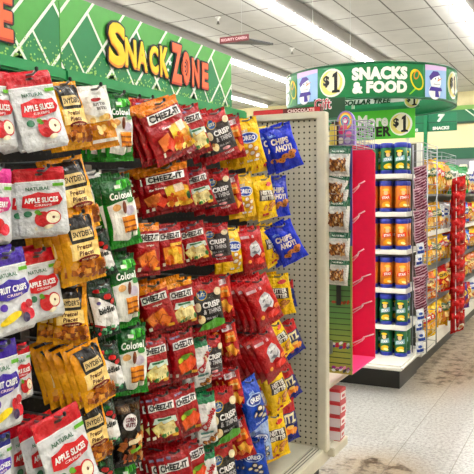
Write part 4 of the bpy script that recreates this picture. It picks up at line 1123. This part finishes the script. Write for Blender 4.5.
# ------------------------------------------------------------------ room shell
H = 4.2
def struct(name, mb):
    o = mb.build(name); o['kind'] = 'structure'; return o
def floor_mat():
    m = bpy.data.materials.new('vinyl_tile_floor'); m.use_nodes = True; nt = m.node_tree; b = nt.nodes['Principled BSDF']
    N = nt.nodes.new; Lk = nt.links.new
    tc = N('ShaderNodeTexCoord')
    br = N('ShaderNodeTexBrick'); br.offset = 0; br.inputs['Scale'].default_value = 1; br.inputs['Brick Width'].default_value = .3048; br.inputs['Row Height'].default_value = .3048
    br.inputs['Mortar Size'].default_value = .0008; br.inputs['Mortar Smooth'].default_value = .2
    br.inputs['Color1'].default_value = lin('#c0bfbb'); br.inputs['Color2'].default_value = lin('#b7b6b1'); br.inputs['Mortar'].default_value = lin('#a09f9a')
    Lk(tc.outputs['Object'], br.inputs['Vector'])
    sp = N('ShaderNodeTexNoise'); sp.inputs['Scale'].default_value = 60; sp.inputs['Detail'].default_value = 6; sp.inputs['Roughness'].default_value = .8; Lk(tc.outputs['Object'], sp.inputs['Vector'])
    cr = N('ShaderNodeValToRGB'); cr.color_ramp.elements[0].position = .38; cr.color_ramp.elements[0].color = lin('#8f8b83'); cr.color_ramp.elements[1].position = .56; cr.color_ramp.elements[1].color = lin('#ffffff'); Lk(sp.outputs['Fac'], cr.inputs[0])
    mu = N('ShaderNodeMix'); mu.data_type = 'RGBA'; mu.blend_type = 'MULTIPLY'; mu.inputs[0].default_value = .8; Lk(br.outputs['Color'], mu.inputs[6]); Lk(cr.outputs[0], mu.inputs[7])
    # grime: two worn patches, each a soft ellipse broken by noise
    xyz = N('ShaderNodeSeparateXYZ'); Lk(tc.outputs['Object'], xyz.inputs[0])
    def M(op, a, bb=None):
        n = N('ShaderNodeMath'); n.operation = op
        for i, x in enumerate((a, bb)):
            if x is None: continue
            if isinstance(x, (int, float)): n.inputs[i].default_value = x
            else: Lk(x, n.inputs[i])
        return n.outputs[0]
    def blob(cx, cy, rx, ry):
        dx = M('DIVIDE', M('SUBTRACT', xyz.outputs['X'], cx), rx); dy = M('DIVIDE', M('SUBTRACT', xyz.outputs['Y'], cy), ry)
        r = M('SQRT', M('ADD', M('MULTIPLY', dx, dx), M('MULTIPLY', dy, dy))); return M('MAXIMUM', M('SUBTRACT', 1.0, r), 0.0)
    msk = M('MAXIMUM', blob(-.86, 2.80, .34, .50), blob(-.90, 5.4, .46, 1.5)); msk = M('MAXIMUM', msk, blob(-1.02, 7.6, .30, 2.5))
    n2 = N('ShaderNodeTexNoise'); n2.inputs['Scale'].default_value = 14; n2.inputs['Detail'].default_value = 9; n2.inputs['Roughness'].default_value = .7; Lk(tc.outputs['Object'], n2.inputs['Vector'])
    d = M('MULTIPLY', M('MINIMUM', M('MULTIPLY', msk, 2.5), 1.0), n2.outputs['Fac'])
    c2 = N('ShaderNodeValToRGB'); c2.color_ramp.elements[0].position = .47; c2.color_ramp.elements[0].color = (0, 0, 0, 1); c2.color_ramp.elements[1].position = .60; c2.color_ramp.elements[1].color = (1, 1, 1, 1); Lk(d, c2.inputs[0])
    soft = M('MULTIPLY', M('MINIMUM', M('MULTIPLY', msk, 2.2), 1.0), .62)
    g1 = N('ShaderNodeMix'); g1.data_type = 'RGBA'; Lk(soft, g1.inputs[0]); Lk(mu.outputs[2], g1.inputs[6]); g1.inputs[7].default_value = lin('#a48c68')
    g = N('ShaderNodeMix'); g.data_type = 'RGBA'; Lk(c2.outputs[0], g.inputs[0]); Lk(g1.outputs[2], g.inputs[6]); g.inputs[7].default_value = lin('#4b3721')
    # straight construction seams
    sx = M('LESS_THAN', M('ABSOLUTE', M('SUBTRACT', M('FRACT', M('DIVIDE', M('ADD', xyz.outputs['X'], 20.81), .3048)), .5)), .5)
    def seam(x0, w): return M('LESS_THAN', M('ABSOLUTE', M('SUBTRACT', xyz.outputs['X'], x0)), w)
    sm = M('MAXIMUM', seam(-.815, .0022), seam(-.55, .0022)); sm = M('MAXIMUM', sm, M('LESS_THAN', M('ABSOLUTE', M('SUBTRACT', xyz.outputs['Y'], 3.95)), .0022) if False else sm)
    g3 = N('ShaderNodeMix'); g3.data_type = 'RGBA'; Lk(M('MULTIPLY', sm, .75), g3.inputs[0]); Lk(g.outputs[2], g3.inputs[6]); g3.inputs[7].default_value = lin('#6f675a')
    Lk(g3.outputs[2], b.inputs['Base Color'])
    b.inputs['Roughness'].default_value = .32
    return m
def ceil_mat():
    m = bpy.data.materials.new('lay_in_ceiling_tiles'); m.use_nodes = True; nt = m.node_tree; b = nt.nodes['Principled BSDF']
    N = nt.nodes.new; Lk = nt.links.new
    tc = N('ShaderNodeTexCoord'); mp = N('ShaderNodeMapping'); mp.inputs['Location'].default_value = (2.39+.61*40, -.48+1.22*40, 0); Lk(tc.outputs['Object'], mp.inputs[0])
    br = N('ShaderNodeTexBrick'); br.offset = 0; br.inputs['Scale'].default_value = 1; br.inputs['Brick Width'].default_value = .61; br.inputs['Row Height'].default_value = 1.22; br.inputs['Mortar Size'].default_value = .014
    br.inputs['Color1'].default_value = lin('#d0cdc6'); br.inputs['Color2'].default_value = lin('#c8c5be'); br.inputs['Mortar'].default_value = lin('#615c55')
    Lk(mp.outputs[0], br.inputs['Vector'])
    n = N('ShaderNodeTexNoise'); n.inputs['Scale'].default_value = 3; n.inputs['Detail'].default_value = 5; Lk(tc.outputs['Object'], n.inputs['Vector'])
    mx = N('ShaderNodeMix'); mx.data_type = 'RGBA'; mx.blend_type = 'MULTIPLY'; mx.inputs[0].default_value = .25; Lk(br.outputs['Color'], mx.inputs[6]); Lk(n.outputs['Fac'], mx.inputs[7])
    Lk(mx.outputs[2], b.inputs['Base Color']); b.inputs['Roughness'].default_value = .9
    return m
mb = MB(); mb.box((-16, -6, -.05), (7, 21, 0), floor_mat()); struct('floor', mb)
mb = MB(); mb.box((-16, -6, H), (7, 21, H+.05), ceil_mat()); struct('ceiling', mb)
cream = mat('#e6d9a8', .7, 0, 'paint')
mb = MB(); mb.box((-16, 21, 0), (7, 21.1, H), cream); struct('wall_back', mb)
mb = MB(); mb.box((-16.1, -6, 0), (-16, 21, H), cream); struct('wall_left', mb)
mb = MB(); mb.box((7, -6, 0), (7.1, 21, H), cream); struct('wall_right', mb)
mb = MB(); mb.box((-16, -6.1, 0), (7, -6, H), cream); struct('wall_front', mb)
# green striped band along the back wall
zA = hit(450, 122, 1, 20.95).z; zB = hit(450, 107, 1, 20.95).z
mb = MB(); mb.rec = False; mb.box((-15.9, 20.93, zA), (6.9, 20.99, zB), mat('#0f6a42', .5, 0, 'band'))
mb.box((-15.9, 20.925, zA-.06), (6.9, 20.93, zA), mat('#0a3a26', .5, 0, 'band')); mb.box((-15.9, 20.92, zB-.1), (6.9, 20.93, zB+.02), mat('#7fae54', .5, 0, 'band'))
x = -6.0
while x < 0:
    for k in range(3):
        xx = x+k*.2
        mb.poly([(xx, 20.915, zB-.1), (xx+.05, 20.915, zB-.1), (xx+.45, 20.915, zA), (xx+.40, 20.915, zA)], mat('#dfe8d4', .5, 0, 'band'))
    x += 1.3
struct('trim_1', mb)

# far gondola with green header below the wall band
FG = empty('far_shelf', (-2.6, 15.5, 0), 'distant shelf run with a dark green arched header at right edge', 'gondola shelf')
a = hit(455, 158, 1, 15.5); b2 = hit(480, 147, 1, 15.5)
mb = MB(); mb.box((-1.6, 0, 0), (2.2, .5, a.z-.02), mat('#83868a', .5)); mb.build('shelf_body', FG)
mb = MB(); mb.box((-1.6, -.02, a.z-.02), (2.2, .0, b2.z), mat('#14573a', .5, 0, 'sign')); mb.build('header', FG)
qq = random.Random(4)
for i in range(12):
    w = .15; x = -2.6-1.2+i*.2
    p = tag(link('carton', (lambda q, c: (q.box((0, 0, 0), (w, .1, qq.uniform(.25, .4)), mat(c, .5, 0, 'card'), .01), q.mesh('carton'))[1])(MB(), qq.choice(['#8a5cb0', '#e8e6ee', '#d0508c', '#3a7ab8', '#efe9d0', '#c8413c']))), 'small carton on the distant shelf top under the green header', 'carton', 'cartons on the distant shelf')
    p.location = (x, 15.38, a.z-.45)
mb = MB(); mb.box((-1.6, -.16, a.z-.48), (2.2, 0, a.z-.452), mat('#8b8e90', .5)); mb.build('top_ledge', FG)

# ceiling light strips
lampc = bpy.data.materials.new('fluorescent_tube'); lampc.use_nodes = True; bn = lampc.node_tree.nodes['Principled BSDF']
bn.inputs['Base Color'].default_value = (1, 1, 1, 1); bn.inputs['Emission Color'].default_value = (1, .995, .98, 1); bn.inputs['Emission Strength'].default_value = 26
hous = mat('#e4e3de', .4, 0, 'lamp')
def light_strip(x, y0, y1, note):
    root = empty('ceiling_light', (x, (y0+y1)/2, H), 'long fluorescent strip light on the ceiling, '+note, 'ceiling light', 'fluorescent strips'); Ln = (y1-y0)/2
    mb = MB(); mb.box((-.055, -Ln, -.09), (.055, Ln, 0), hous, .004)
    i = mb.mi(hous)
    mb.poly([(-.055, -Ln, -.085), (-.055, Ln, -.085), (-.17, Ln, -.035), (-.17, -Ln, -.035)], hous)
    mb.poly([(.055, -Ln, -.09), (.055, Ln, -.09), (.30, Ln, -.02), (.30, -Ln, -.02)], mat('#6f6a62', .6, 0, 'painted_shadow'))  # right slope dark grey: shadow on the housing's side put into its colour
    mb.build('housing', root)
    for xx in (-.075, .015):
        mb = MB(); mb.tube([(xx, -Ln+.02, -.115), (xx, Ln-.02, -.115)], .022, lampc, 8); mb.build('tube', root)
    n = int(Ln*2/1.2)
    mb = MB()
    for k in range(n+1): mb.box((.05, -Ln+k*1.2-.015, -.13), (.075, -Ln+k*1.2+.015, -.06), mat('#d9d8d2', .5))
    mb.build('end_clips', root)
for x, note in ((-11.7, 'farthest left'), (-9.3, 'fourth from the right'), (-6.85, 'third from the right'), (-4.35, 'second from the right'), (-1.85, 'upper right corner'), (.6, 'added unseen above the right aisle'), (3.1, 'added unseen beyond the right aisle')):  # last pair out of view, added as front light for the bags
    light_strip(x, -4, 20.2, note)

# security camera sign
YC = 7.0
p0 = hit(220, 44, 1, YC); p1 = hit(249, 37, 1, YC)
SCg = empty('security_sign', (p0.x, YC, p0.z), 'black triangular SECURITY CAMERA sign hanging from the ceiling', 'sign')
w = p1.x-p0.x; hh = .07
tilt = p1.z-p0.z-.03
bk = mat('#0c0a0b', .4, 0, 'card'); dr = mat('#6d1a24', .4, 0, 'card')
mb = MB(); 
A_ = Vector((0, 0, 0)); B_ = Vector((w, 0, 0)); pc = hit(273, 45, 2, p0.z); C_ = Vector((pc.x-p0.x, pc.y-YC, 0))
def panel(mb, a, b_, m, t=.006, hh=hh):
    d = (b_-a).normalized(); n = Vector((d.y, -d.x, 0))*t
    q = [a, b_, b_+n, a+n]; lo = [mb.bm.verts.new(v+Vector((0, 0, 0))) for v in q]; hi = [mb.bm.verts.new(v+Vector((0, 0, hh))) for v in q]; i = mb.mi(m)
    for fs in ((lo[::-1]), hi, [lo[0], lo[1], hi[1], hi[0]], [lo[1], lo[2], hi[2], hi[1]], [lo[2], lo[3], hi[3], hi[2]], [lo[3], lo[0], hi[0], hi[3]]):
        f = mb.bm.faces.new(fs); f.material_index = i
panel(mb, A_, B_, dr); panel(mb, B_, C_, bk, .006, .02); panel(mb, C_, A_, bk, .006, .02); mb.build('panels', SCg)
mb = MB(); mb.poly([A_, B_, C_], bk); mb.build('bottom', SCg)
mb = MB(); mb.rec = False; warp(mb, text_fit('SECURITY CAMERA', w*.9, hh*.42, .04, 0, 0, w*.5, hh*.5), ink('#e8c0c4'), lambda x, y: Vector((x, -.008, y))); mb.build('lettering', SCg)
mb = MB(); mb.tube([(w*.6, w*.3, hh), (w*.6, w*.3, H-p0.z)], .003, mat('#d8d8d4', .4), 5); mb.build('hanging_wire', SCg)
# ceiling sprinkler heads / sensors
for px, py, nt_ in ((218, 17, 'near the top edge'), (292, 48, 'above the round sign')):
    p = hit(px, py, 2, H)
    root = empty('ceiling_sensor', (p.x, p.y, H), 'small white ceiling sprinkler head '+nt_, 'sprinkler')
    mb = MB(); mb.lathe([(.05, 0), (.05, -.012), (.02, -.02), (.02, -.07), (.001, -.07)], mat('#e8e6e0', .4), 14); mb.build('collar', root)
    mb = MB(); mb.lathe([(.03, -.12), (.03, -.115), (.012, -.1), (.012, -.07)], mat('#77746e', .3, .6), 12); mb.build('nozzle', root)

# ------------------------------------------------------------------ light
w_ = bpy.data.worlds.new('world'); SC.world = w_; w_.use_nodes = True
w_.node_tree.nodes['Background'].inputs[0].default_value = (1, .98, .95, 1); w_.node_tree.nodes['Background'].inputs[1].default_value = .3
